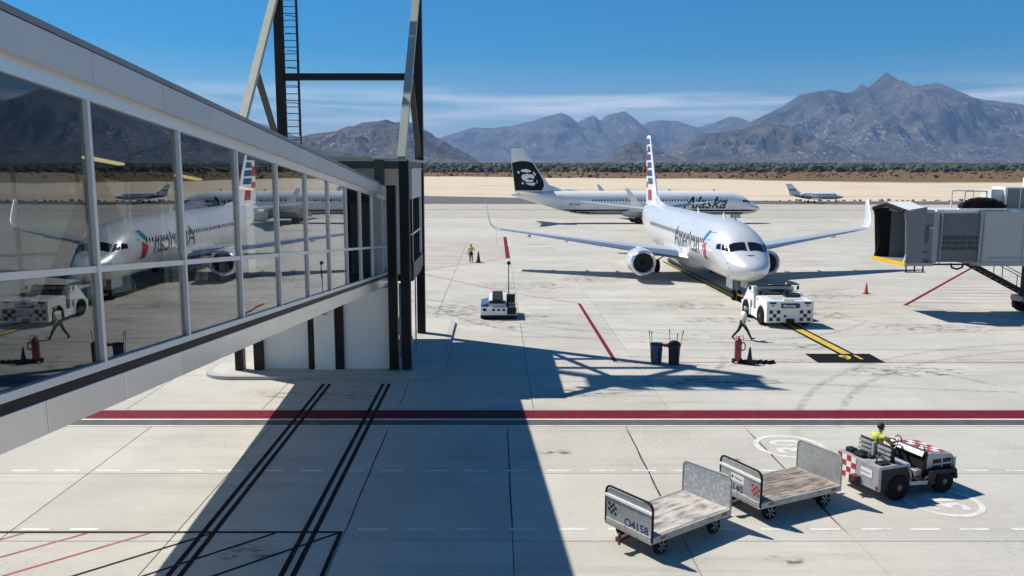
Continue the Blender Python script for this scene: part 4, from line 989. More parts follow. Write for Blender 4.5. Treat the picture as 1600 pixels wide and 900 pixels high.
decal_text('Menzies', .085, 'decal_blue', c2, lambda u, v: (-1.382, .05-u, .905+v), 'sign_lettering'); MB().box(-1.383, -1.379, .24, .30, .88, .94).build('sign_mark', 'tractor_dark', c2)

# ------------------------------------------------------------------ tow tractor
T = thing('tow_tractor', 'grey open tow tractor with red and white checker panels pulling the carts', 'tractor', (11.08, 21.78, 0), R(19))
tw = .76
rear = MB(); rear.prism_y([(-1.34,.30),(-.30,.30),(-.22,.62),(-.30,.98),(-1.34,.98)], -tw, tw); rear.build('rear_body', 'tractor_grey', T, bevel=.03)
MB().box(-.35, 1.30, -.42, .42, .26, .52).build('chassis', 'tractor_dark', T)
for s in (-1, 1): MB().prism_y([(-1.26,.30),(-.33,.30),(-.27,.62),(-.34,.90),(-1.26,.90)], s*(tw+.004)-.006, s*(tw+.004)+.006).build('side_shade_plate', 'tractor_dark', T)  # dark plates painting the shade around the rear wheels onto the body sides
MB().box(-.28, .50, -.70, .70, .40, .46).build('floor_plate', 'tractor_dark', T)
for s in (-1, 1):
    MB().beam((-.25, s*.70, .40), (.62, s*.70, .34), .09, .10).build('side_step', 'tractor_grey', T)
    MB().prism_y([(.42,.5),(1.34,.5),(1.36,.92),(1.28,1.02),(.50,1.12),(.42,1.0)], s*.60-.02, s*.60+.02).build('bonnet_side', 'tractor_grey', T)
    for a in range(2):
        for b in range(2): MB().box(.62+.36*a, .90+.36*a, s*.628-.006, s*.628+.006, .64+.17*b, .75+.17*b).build('vent', 'tractor_dark', T)
    # fenders
    MB().prism_y([(.36,.30),(.42,.66),(.52,.70),(1.30,.66),(1.36,.40),(1.30,.36),(1.22,.56),(.60,.58),(.50,.30)], s*.70-.10, s*.70+.10).build('front_fender', 'tractor_dark', T)
MB().hexa([(.42,-.60,.98),(1.34,-.60,.92),(1.34,.60,.92),(.42,.60,.98),(.44,-.58,1.14),(1.30,-.56,1.03),(1.30,.56,1.03),(.44,.58,1.14)]).build('bonnet', 'tractor_grey', T, bevel=.03)
ck = MB()
for a in range(3):
    for b in range(5):
        x0, x1 = .56+.22*a, .78+.22*a; z = lambda x: 1.1465-(x-.44)*.128
        y0 = -.5+.2*b
        o = MB(); o.add([(x0,y0,z(x0)),(x1,y0,z(x1)),(x1,y0+.2,z(x1)),(x0,y0+.2,z(x0))], [(0,1,2,3)]); o.build('checker_square', 'decal_red' if (a+b) % 2 == 0 else 'decal_white', T)
MB().box(1.32, 1.40, -.68, .68, .32, .95).build('front_bumper', 'tractor_grey', T, bevel=.02)
MB().hexa([(.30,-.60,.55),(.44,-.60,.55),(.44,.60,.55),(.30,.60,.55),(.36,-.60,1.16),(.44,-.60,1.16),(.44,.60,1.16),(.36,.60,1.16)]).build('dashboard', 'tractor_dark', T)
MB().hexa([(.28,-.58,1.02),(.35,-.58,1.15),(.35,.58,1.15),(.28,.58,1.02),(.26,-.58,1.04),(.33,-.58,1.17),(.33,.58,1.17),(.26,.58,1.04)]).build('instrument_panel', 'decal_white', T)
for y in (-.45, .35):
    MB().tube([(.50, y-.0, 1.1), (.46, y, 1.26), (.42, y+.06, 1.32), (.38, y+.12, 1.26), (.36, y+.14, 1.12)], .016, 6).build('grab_hoop', 'tractor_dark', T)
for y, in ((.32,), (-.36,)):
    MB().box(-.62, -.18, y-.24, y+.24, .72, .84).build('seat', 'seat_black', T, bevel=.03)
    MB().hexa([(-.70,y-.24,.84),(-.62,y-.24,.84),(-.62,y+.24,.84),(-.70,y+.24,.84),(-.80,y-.24,1.42),(-.74,y-.24,1.42),(-.74,y+.24,1.42),(-.80,y+.24,1.42)]).build('backrest', 'tractor_dark', T, bevel=.02)
    for k in range(4): MB().box(-.83+.022*(3-k)*0-.02, -.80, y-.22, y+.22, .93+.12*k, 1.0+.12*k).build('backrest_slat', 'tractor_grey', T)
    MB().box(-.34, -.16, y-.26, y+.26, .46, .72).build('seat_base', 'tractor_grey', T)
MB().beam((-.86, -.02, .98), (-.86, -.02, 1.40), .08).build('seat_post', 'tractor_grey', T)
MB().tube([(.30,.32,1.0),(.10,.32,1.14)], .02, 8).build('steering_column', 'tractor_dark', T)
sw = MB(); cpts = [(.10+.09*math.cos(2*math.pi*k/18), .32+.19*math.sin(2*math.pi*k/18), 1.15+.16*math.cos(2*math.pi*k/18)) for k in range(19)]
sw.tube(cpts, .014, 6); sw.build('steering_wheel', 'decal_white', T)
MB().tube([(-1.2,-.5,1.0),(-1.22,-.52,1.12),(-1.1,-.48,1.2),(-.9,-.35,1.18),(-.86,-.1,1.12)], .018, 6).build('cable', 'rubber', T)
for (x, y, a, b, h) in ((-1.12,.5,.1,.12,.12),(-1.0,.30,.14,.1,.08),(-1.18,.12,.08,.16,.10),(-.98,-.05,.1,.1,.06),(-1.05,-.55,.16,.12,.05)): MB().box(x-a, x+a, y-b, y+b, .975, .98+h).build('engine_fitting', 'tractor_dark', T, bevel=.01)
for s in (-1, 1):
    w_ = wheel(T, 'wheel', (-.68, s*.70, .36), .36, .24, 26, 'Y'); w_ = wheel(T, 'wheel', (.92, s*.68, .33), .33, .22, 26, 'Y')
x = -1.345
for a in range(4):
    for b in range(4):
        MB().box(x-.004, x+.0, .755-.17*a-.17, .755-.17*a, .95-.16*b-.16, .95-.16*b).build('checker_square', 'decal_red' if (a+b) % 2 == 0 else 'decal_white', T)
MB().box(x-.006, x, -.52, -.12, .60, .82).build('sign_plate', 'decal_white', T); decal_text('Menzies', .075, 'decal_blue', T, lambda u, v: (x-.009, -.34-u, .71+v), 'sign_lettering'); MB().box(x-.01, x-.006, -.19, -.15, .69, .73).build('sign_mark', 'tractor_dark', T)
MB().box(-1.52, -1.34, -.12, .12, .30, .52).build('tow_hitch', 'decal_maroon', T)
MB().tube([(-1.35,-.05,.42),(-1.62,-.08,.36)], .03, 8).build('tow_pin', 'tractor_dark', T)

for s in (-1, 1):
    MB().lathe([(.05,1.395),(.075,1.40),(.07,1.425)], (0, s*.48, .74), 'X', 12).build('headlamp', 'decal_white', T, True)
    MB().box(-1.352, -1.345, s*.70-.04, s*.70+.04, .34, .44).build('tail_lamp', 'red_lamp', T)
    MB().tube([(-.35, s*.78, .34), (-.30, s*.80, .60), (-.42, s*.78, .92)], .015, 6).build('mudguard_rim', 'gear_grey', T)
    for q in range(6):
        a = R(60*q); MB().lathe([(.016,-.01),(.016,.012)], (-.68+.12*math.cos(a), s*.80, .36+.12*math.sin(a)), 'Y', 6).build('wheel_nut', 'gear_grey', T)
for k in range(3): MB().box(.26, .32, .20+.10*k, .26+.10*k, .50, .60).build('pedal', 'gear_grey', T)
MB().tube([(-.1,-.05,.46),(-.12,-.05,.80),(-.06,-.05,.92)], .014, 6).build('gear_lever', 'gear_grey', T); MB().lathe([(.01,.9),(.03,.93),(.01,.96)], (-.06,-.05,0), 'Z', 8).build('lever_knob', 'rubber', T)
MB().tube([(.0,-.68,.44),(.15,-.70,.50),(.28,-.72,.44),(.36,-.72,.52)], .02, 6).build('air_hose', 'decal_maroon', T)
MB().box(.1, .3, -.58, -.3, .47, .66).build('tool_box', 'gear_grey', T, bevel=.01)
# ------------------------------------------------------------------ pushback tug
G_ = thing('pushback_tug', 'large white pushback tug with checker patches hooked to the silver airliner', 'tug', (16.35, 47.35, 0), R(1.5))
MB().prism_x([(-2.2,.28),(-2.2,1.50),(-.35,1.56),(-.35,.28)], -1.27, 1.27).build('engine_body', 'tug_white', G_, bevel=.04)
MB().box(-1.0, 1.0, -.3, 2.05, .30, .62).build('chassis', 'tractor_dark', G_)
for s in (-1, 1):
    # side skirts with round arches
    for yc, (ya, yb) in ((-1.25, (-2.2, -.35)), (1.35, (.60, 2.15))):
        arch = [(yc+.62*math.cos(R(a)), .5+.62*math.sin(R(a))) for a in range(0, 181, 15)]
        top = 1.25 if yc > 0 else 1.5
        poly = [(ya, .28), (ya, top)] if yc < 0 else [(ya, .28), (ya, 1.2)]
        poly += [(yb, top if yc < 0 else .95), (yb, .28), (yc+.62, .28)]+arch+[(yc-.62, .28)]
        MB().prism_x(poly, s*1.275-.025+s*.02, s*1.275+.025+s*.02).build('fender', 'tug_white', G_)
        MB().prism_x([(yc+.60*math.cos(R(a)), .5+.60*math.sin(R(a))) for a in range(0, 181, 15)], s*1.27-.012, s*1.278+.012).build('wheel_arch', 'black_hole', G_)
        wheel(G_, 'wheel', (s*1.20, yc, .52), .52, .36, 24)
    MB().box(s*1.24-.03, s*1.24+.03, -.32, .58, .28, .72).build('door_sill', 'tug_white', G_)
    MB().box(s*.98-.02, s*.98+.02, -.2, .5, .72, 1.2).build('door_opening', 'tractor_dark', G_)
MB().prism_x([(.30,.62),(.30,1.42),(.55,1.98),(1.25,1.90),(2.15,1.02),(2.15,.62)], -1.22, 1.22).build('cab', 'tug_white', G_, bevel=.05)
MB().box(-1.0, 1.0, .33, .6, 1.985, 2.05).build('cab_roof_rack', 'tractor_dark', G_)
MB().box(.15, 1.0, -1.05, -.45, 1.57, 1.66).build('engine_grille', 'tractor_dark', G_, bevel=.01); MB().lathe([(.12,0),(.12,.32)], (.35,-.62,1.56), 'Z', 12).build('exhaust_stack', 'tractor_dark', G_)
MB().box(-.35, .25, -2.1, -1.9, 1.545, 1.60).build('bonnet_handle', 'tug_white', G_, bevel=.01)
y = -2.205
for s in (-1, 1):
    MB().box(s*.98-.18, s*.98+.18, y-.01, y, 1.34, 1.44).build('rear_lamp', 'tractor_dark', G_); MB().box(s*.98-.09, s*.98+.09, y-.01, y, 1.22, 1.27).build('rear_reflector', 'tractor_dark', G_)
    for a, b in ((-1,1),(1,1),(0,0),(-1,-1),(1,-1)): MB().box(s*.86+a*.21-.1, s*.86+a*.21+.1, y-.01, y, .68+b*.21-.1, .68+b*.21+.1).build('checker_square', 'decal_maroon', G_)
pp = [(-.52,1.10),(.42,1.10)]+[(.42+.14*math.cos(R(a)), 1.24+.14*math.sin(R(a))) for a in range(-75, 90, 15)]+[(.42,1.38),(-.52,1.38)]
pl = MB().prism_y(pp, y-.012, y).build('name_plate', 'decal_blue', G_)
decal_text('Menzies', .22, 'decal_white', pl, lambda u, v: (u-.04, y-.02, 1.24+v), 'name_lettering', .004)
MB().lathe([(.07,-.02),(.07,.02)], (-.28,y-.01,.66), 'Y', 12).build('socket', 'tractor_dark', G_); MB().box(-.22, .22, y-.16, y, .28, .50).build('tow_hook', 'tractor_dark', G_, bevel=.02)
decal_text('3 2', .16, 'tractor_dark', G_, lambda u, v: (-1.325, -.62-u, 1.38+v), 'fleet_number', .01)

MB().lathe([(.07,2.05),(.075,2.12),(.05,2.2),(.01,2.22)], (.75,.46,0), 'Z', 12).build('beacon', 'safety_yellow', G_, True)
for s in (-1, 1):
    MB().tube([(s*1.15,.45,1.6),(s*1.42,.42,1.7),(s*1.42,.42,1.9)], .015, 6).build('mirror_arm', 'tractor_dark', G_); MB().box(s*1.42-.07, s*1.42+.07, .40, .43, 1.78, 2.0).build('mirror', 'tractor_dark', G_)
MB().box(-1.0, 1.0, .27, .295, 1.45, 1.80).build('rear_window', 'glass_black', G_)
MB().tube([(.2,.0,1.1),(.6,-.2,1.62),(1.0,-.5,1.7),(1.15,-1.0,1.62)], .035, 8).build('coiled_hose', 'rubber', G_)
for k in range(3): MB().box(-.9+.02, .9, -1.85+.42*k, -1.845+.42*k, 1.535+.01*k, 1.56+.012*k).build('panel_seam', 'gear_grey', G_)
MB().box(1.15, 1.5, -2.15, -2.05, .36, .42).build('corner_step', 'tractor_dark', G_)
# ------------------------------------------------------------------ ground service cart near the walkway
S_ = thing('service_cart', 'small white ground service cart with dark sloped belt and tall lamp pole', 'service cart', (.12, 48.9, 0), R(0))
MB().box(-1.08, 1.08, -1.25, 1.25, .26, .74).build('body', 'tug_white', S_, bevel=.04); MB().box(-1.02, 1.04, -1.22, 1.22, .14, .27).build('underframe', 'tractor_dark', S_)
MB().hexa([(-1.06,-1.2,.74),(-.62,-1.2,.74),(-.62,1.1,.74),(-1.06,1.1,.74),(-1.06,-1.1,.86),(-.62,-1.1,.96),(-.62,1.1,.96),(-1.06,1.1,.86)]).build('grille_cover', 'solar_blue', S_)
MB().hexa([(-.58,-1.1,.74),(.42,-1.1,.74),(.42,1.2,.74),(-.58,1.2,.74),(-.54,-.95,1.12),(.38,-.95,1.12),(.38,1.2,1.28),(-.54,1.2,1.28)]).build('belt_housing', 'tug_white', S_, bevel=.03)
MB().hexa([(-.38,-1.15,1.13),(.22,-1.15,1.13),(.22,1.2,1.29),(-.38,1.2,1.29),(-.38,-1.15,1.19),(.22,-1.15,1.19),(.22,1.2,1.35),(-.38,1.2,1.35)]).build('belt', 'rubber', S_)
MB().box(-.55, .40, -1.2, -1.0, .95, 1.08).build('roller_bar', 'tractor_dark', S_)
MB().box(.48, 1.0, -.45, .25, .74, .82).build('seat', 'seat_black', S_, bevel=.02); MB().box(.48, 1.0, .25, .36, .74, 1.3).build('backrest', 'seat_black', S_, bevel=.02)
MB().box(.48, 1.0, -1.24, -.5, .742, .76).build('footwell', 'black_hole', S_); MB().box(.5, 1.02, -1.262, -1.25, .3, .72).build('entry_step', 'black_hole', S_)
MB().tube([(.74,-.9,.78),(.74,-.7,1.1)], .025, 8).build('steering_column', 'tractor_dark', S_)
MB().tube([(.62,1.05,.74),(.62,1.05,3.0)], .03, 8).build('lamp_pole', 'tractor_dark', S_); MB().lathe([(.02,0),(.1,.05),(.11,.16),(.06,.24)], (.62,1.05,2.98), 'Z', 12).build('lamp_head', 'rubber', S_, True)
for x in (-.8, -.3, .0, .3): MB().box(x-.08, x+.08, -1.262, -1.25, .52, .64).build('lamp', 'tractor_dark', S_)
MB().lathe([(.09,-.01),(.09,.02)], (-.85,-1.26,.6), 'Y', 12).build('headlamp', 'tractor_dark', S_)
for x in (-.98, .98):
    for y_ in (-.8, .85): wheel(S_, 'wheel', (x, y_, .26), .26, .2, 18)

# ------------------------------------------------------------------ jet bridge on the right
J = thing('jet_bridge', 'grey telescopic jet bridge with open rubber-edged cab and yellow sill', 'jet bridge', (31.75, 50.2, 0))
def jb(x0, x1, y0, y1, z0, z1, mb=None): return (mb or MB()).box(x0-31.4, x1-31.4, y0-50.2, y1-50.2, z0, z1)
jb(28.35, 62, 48.6, 51.8, 3.25, 6.35).build('outer_tunnel', 'bridge_light', J, bevel=.03); jb(28.3, 62, 48.56, 51.84, 3.08, 3.32).build('tunnel_beam', 'bridge_grey', J)
for k in range(6): jb(30.9+5.2*k, 30.98+5.2*k, 48.575, 48.6, 3.3, 6.3).build('panel_joint', 'bridge_grey', J)
jb(25.9, 28.4, 48.75, 51.65, 3.3, 6.2).build('inner_tunnel', 'bridge_dark', J)
g0 = None
for k in range(26):
    o = jb(26.05, 26.09, 48.725, 48.75, 3.35, 6.15) if g0 is None else None
    if g0 is None: g0 = o.build('rib', 'bridge_dark', J)
    else: copy_of(g0, J, (.092*k, 0, 0))
v0 = None
for r_ in range(3):
    for k in range(20):
        if v0 is None: v0 = jb(26.15, 26.20, 48.718, 48.74, 4.02, 4.26).build('vent_slot', 'black_hole', J)
        else: copy_of(v0, J, (.115*k, 0, .31*r_))
jb(25.45, 25.9, 48.65, 51.75, 3.25, 6.3).build('tunnel_collar', 'bridge_grey', J)
jb(25.85, 62, 48.9, 51.5, 6.2, 6.42).build('tunnel_roof', 'tug_white', J)
# cab
jb(24.55, 25.5, 48.5, 48.6, 3.3, 6.25).build('cab_wall', 'bridge_dark', J); jb(24.55, 25.5, 51.7, 51.8, 3.3, 6.25).build('cab_wall', 'bridge_dark', J)
jb(25.42, 25.5, 48.6, 51.7, 3.3, 6.25).build('cab_back_wall', 'bridge_grey', J); jb(25.36, 25.42, 49.3, 50.6, 3.3, 5.6).build('cab_door', 'bridge_light', J)
jb(23.75, 25.5, 48.2, 52.1, 3.12, 3.3).build('cab_floor', 'gear_grey', J); jb(24.4, 25.5, 48.45, 51.85, 6.22, 6.42).build('cab_roof', 'bridge_grey', J)
jb(24.95, 25.25, 48.47, 48.5, 4.45, 5.45).build('cab_window', 'glass_black', J); jb(24.9, 25.25, 48.38, 48.5, 3.5, 3.9).build('control_box', 'bridge_dark', J, bevel=.02)
MB().lathe([(.02,.1),(.16,.06),(.18,0),(.02,-.02)], (25.35-31.4, 48.4-50.2, 5.35), 'Z', 12).build('floodlight', 'tug_white', J, True)
jb(23.68, 23.78, 48.0, 52.2, 3.1, 3.34).build('yellow_sill', 'safety_yellow', J)
for yy_, yo in ((48.15, -1), (52.1, 1)):
    MB().hexa([(23.85-31.4,yy_-50.2-.06,3.3),(24.75-31.4,yy_-50.2-.06,3.3),(24.75-31.4,yy_-50.2+.06,3.3),(23.85-31.4,yy_-50.2+.06,3.3),(23.6-31.4,yy_-50.2-.06,6.4),(24.85-31.4,yy_-50.2-.06,6.6),(24.85-31.4,yy_-50.2+.06,6.6),(23.6-31.4,yy_-50.2+.06,6.4)]).build('canopy_side', 'rubber' if yo > 0 else 'bridge_dark', J)
    MB().tube([(23.85-31.4, yy_-50.2, 3.3), (24.0-31.4, yy_-50.2-yo*.12, 4.2), (23.85-31.4, yy_-50.2-yo*.04, 5.4), (23.6-31.4, yy_-50.2, 6.45)], .12, 8).build('canopy_bumper', 'rubber' if yo > 0 else 'bridge_dark', J, True)
MB().tube([(23.78-31.4, 48.25-50.2, 3.3), (23.95-31.4, 48.3-50.2, 4.0), (23.9-31.4, 48.3-50.2, 4.8)], .07, 8).build('canopy_pad', 'tug_white', J, True)
MB().prism_x([(-2.15,6.38),(-1.9,6.5),(0,6.85),(1.85,6.5),(1.95,6.38),(0,6.6)], 23.55-31.4, 24.9-31.4).build('canopy_roof', 'tug_white', J)
MB().tube([(23.55-31.4,-2.1,6.36),(23.45-31.4,0,6.68),(23.55-31.4,1.9,6.36)], .13, 8).build('canopy_bumper', 'rubber', J, True)
for k in range(3): MB().beam((23.95+.5*k-31.4, -1.9, 3.1), (23.95+.5*k-31.4, -1.9, 2.75), .06).build('hanger', 'tractor_dark', J)
MB().beam((23.9-31.4,-1.9,2.75),(25.1-31.4,-1.9,2.75),.06).build('cable_tray','tractor_dark',J)
MB().tube([(26.9-31.4,-1.3,3.2),(27.0-31.4,-1.3,2.95),(27.3-31.4,-1.3,2.85),(27.6-31.4,-1.3,2.95),(27.7-31.4,-1.3,3.2)], .06, 8).build('hanging_cable', 'rubber', J)
# drive column, bogie, stair
jb(32.1, 32.7, 49.7, 50.3, 1.05, 3.1).build('drive_column', 'tractor_dark', J, bevel=.02); jb(33.6, 34.2, 49.7, 50.3, 1.05, 3.1).build('drive_column', 'tractor_dark', J)
jb(31.75, 34.5, 49.4, 50.6, .75, 1.08).build('bogie_frame', 'gear_grey', J, bevel=.03)
for y_ in (-.75, .75): wheel(J, 'bogie_wheel', (1.25, y_, .52), .52, .38, 24, 'Y'); wheel(J, 'bogie_wheel', (2.5, y_, .52), .52, .38, 24, 'Y')
MB().tube([(.6,-.7,.8),(0,-.8,.75),(-.35,-.9,.55),(.1,-1.0,.3),(.5,-1.0,.25)], .04, 6).build('tow_loop', 'rubber', J)
for y_ in (-1.35, -.55): MB().beam((28.3-31.4, y_, 3.1), (33.2-31.4, y_, .55), .06, .24).build('stair_stringer', 'tractor_dark', J)
for k in range(14):
    f = (k+.5)/14; x = 28.3+4.9*f-31.4; z = 3.12-2.55*f
    MB().box(x-.14, x+.14, -1.32, -.58, z-.02, z+.02).build('stair_tread', 'gear_grey', J)
for y_ in (-1.38, -.52):
    MB().beam((28.4-31.4, y_, 4.0-.9+.9), (33.2-31.4, y_, 1.5), .04).build('stair_handrail', 'tractor_dark', J)
    for f in (.35, .65, .95): MB().beam((28.3+4.9*f-31.4, y_, 3.1-2.55*f), (28.3+4.9*f-31.4, y_, 4.05-2.55*f), .035).build('rail_post', 'tractor_dark', J)
# rooftop plant
jb(30.0, 31.7, 49.2, 50.6, 6.42, 7.75).build('plant_box', 'tug_white', J, bevel=.02); jb(30.15, 31.6, 49.15, 49.2, 6.5, 7.65).build('plant_grille', 'bridge_dark', J); jb(30.86, 30.9, 49.13, 49.15, 6.5, 7.65).build('plant_mullion', 'tug_white', J)
jb(29.3, 30.0, 49.4, 50.5, 6.42, 7.6).build('plant_box', 'wall_grey', J)
for x in (27.6, 28.9): 
    for y_ in (49.2, 50.6): MB().beam((x-31.4, y_-50.2, 6.42), (x-31.4, y_-50.2, 7.5), .07).build('frame_post', 'wall_grey', J)
for y_ in (49.2, 50.6): MB().beam((27.6-31.4, y_-50.2, 7.5), (28.9-31.4, y_-50.2, 7.5), .07).build('frame_bar', 'wall_grey', J)
jb(32.0, 34.2, 49.3, 50.8, 6.42, 8.3).build('plant_box', 'tug_white', J, bevel=.02)
MB().lathe([(.22,-.02),(.22,.02)], (32.3-31.4, -.92, 7.8), 'Y', 16).build('fan_port', 'black_hole', J)
# concertina curtain bunched in a fan on the roof
for k in range(26):
    f = k/25; x = 27.55+2.15*f-31.4; a = R(150-120*f+random.uniform(-6, 6)); h_ = .30+.42*math.sin(math.pi*f)**.6
    MB().beam((x, -1.1, 6.42), (x+math.cos(a)*h_, -1.1, 6.42+math.sin(a)*h_), .045, .55, (0,1,0)).build('curtain_fold', 'rubber', J)
jb(27.4, 29.9, 48.75, 49.5, 6.40, 6.50).build('curtain_tray', 'tug_white', J)
for x in (24.7, 26.0, 28.5): jb(x, x+.05, 48.50, 48.56, 3.2, 6.3).build('conduit', 'gear_grey', J)
jb(25.0, 27.9, 48.62, 48.72, 3.12, 3.22).build('cable_duct', 'tractor_dark', J)
for k in range(5): jb(31.2+3*k, 31.5+3*k, 48.54, 48.6, 6.28, 6.46).build('roof_clamp', 'bridge_dark', J)
jb(29.0, 45, 48.535, 48.56, 3.52, 3.56).build('beam_trim', 'bridge_grey', J)

# ------------------------------------------------------------------ small ramp equipment
def bin_(label, loc, m, round_lid):
    T = thing('waste_bin', label, 'bin', loc, R(4))
    MB().lathe([(.20,0),(.23,.02),(.27,.80),(.285,.82),(.285,.86),(.25,.865)], (0,0,0), 'Z', 22).build('body', [m], T, True)
    if round_lid: MB().lathe([(.30,.86),(.29,.93),(.24,1.02),(.14,1.09),(.02,1.11)], (0,0,0), 'Z', 20).build('lid', 'bin_black', T, True)
    else: MB().lathe([(.30,.86),(.30,.91),(.27,.93),(.02,.94)], (0,0,0), 'Z', 20).build('lid', 'bin_black', T, True)
    for a in range(4): MB().beam((.275*math.cos(R(90*a+20)), .275*math.sin(R(90*a+20)), .1), (.29*math.cos(R(90*a+20)), .29*math.sin(R(90*a+20)), .84), .03).build('rib', m, T)
    return T
bin_('dark blue waste bin with flat lid and sticks leaning out', (7.3, 36.6, 0), 'bin_blue', False)
bin_('black waste bin with domed lid and three sticks', (8.05, 36.35, 0), 'bin_black', True)
def stick(label, a, b):
    return tag(MB().tube([a, Vector(a).lerp(Vector(b), .8), b], [.012, .012, .025], 7).build('marshalling_wand', 'rubber'), label, 'wand', 'wands standing in the waste bins')
for (bx, by, dx, hz_, lab) in ((7.12, 36.6, -.10, 1.45, 'thin black wand leaning out of the dark blue bin'), (7.15, 36.55, -.04, 1.42, 'thin black wand leaning out of the dark blue bin'), (7.95, 36.4, -.05, 1.55, 'thin black wand upright behind the domed bin'), (8.2, 36.42, .06, 1.35, 'short black wand leaning at the domed bin'), (8.28, 36.4, .22, 1.48, 'long black wand slanting away from the domed bin')):
    stick(lab, (bx, by+.3, .0), (bx+dx*1.1, by+.32, hz_))
pk = MB().hexa([(7.58,36.35,.80),(7.80,36.35,.78),(7.80,36.55,.78),(7.58,36.55,.80),(7.56,36.37,.92),(7.82,36.36,.94),(7.80,36.53,.95),(7.60,36.54,.92)]).beam((7.5,36.45,.84),(7.9,36.45,.86),.03).build('rolled_cloth', 'pink_cloth', None, bevel=.03)
tag(pk, 'pink rolled cloth slung between the two waste bins', 'cloth')
E_ = thing('fire_extinguisher', 'tall red wheeled fire extinguisher with black hose on the stop line', 'extinguisher', (11.0, 36.55, 0), R(10))
MB().lathe([(.12,.14),(.155,.2),(.16,1.0),(.13,1.12),(.05,1.18)], (0,0,0), 'Z', 18).build('cylinder', 'ext_red', E_, True)
MB().tube([(-.12,0,1.0),(-.12,.02,1.26),(.26,.02,1.26),(.24,.02,1.02)], .018, 6).build('handle', 'decal_red', E_)
MB().lathe([(.04,1.16),(.06,1.24),(.03,1.28)], (0,0,0), 'Z', 10).build('valve', 'gear_grey', E_)
MB().tube([(.17+.12*math.cos(R(a)), -.12, .80+.18*math.sin(R(a))) for a in range(0, 720, 30)], .028, 6).build('hose', 'rubber', E_)
for s in (-1, 1): wheel(E_, 'wheel', (s*.19, .06, .12), .12, .05, 16)
MB().box(-.2, .2, -.06, .1, .10, .14).build('axle', 'tractor_dark', E_)
def cone(label, loc, h=.75, m='cone_dark', band=False):
    T = thing('traffic_cone', label, 'cone', loc, R(8)); q = h/.75
    MB().prism(rounded(-.2*q, .2*q, -.2*q, .2*q, .05, 4), 0, .035).build('base', 'rubber', T)
    MB().lathe([(.15*q,.03),(.13*q,.08),(.035*q,.70*q),(.02*q,.75*q)], (0,0,0), 'Z', 18).build('shell', m, T, True)
    if band: MB().lathe([(.103*q,.25*q),(.072*q,.46*q)], (0,0,0), 'Z', 18, cap=False).build('band', 'hivis_strip', T, True)
    return T
cone('dark traffic cone standing beside the red fire extinguisher', (11.5, 36.4, 0), .80)
cone('dark traffic cone beside the far marshaller', (-1.75, 78.3, 0), 1.1)
cone('small orange traffic cone under the jet bridge cab', (26.4, 57.9, 0), .8, 'cone_orange')
ch0 = None
for k, (x, y, a) in enumerate(((11.25,36.6,20),(11.68,36.62,-10),(11.95,36.55,35),(12.2,36.5,40),(12.48,36.48,30))):
    o = MB().prism_x([(-.14,0),(.14,0),(.03,.15),(-.03,.15)], -.22, .22).build('wheel_chock', 'rubber', None, bevel=.01) if ch0 is None else copy_of(ch0)
    ch0 = ch0 or o; o.location = (x, y, 0); o.rotation_euler = (0,0,R(a))
    tag(o, 'black rubber wheel chock lying on the red line beside the traffic cone', 'chock', 'wheel chocks on the stop line')

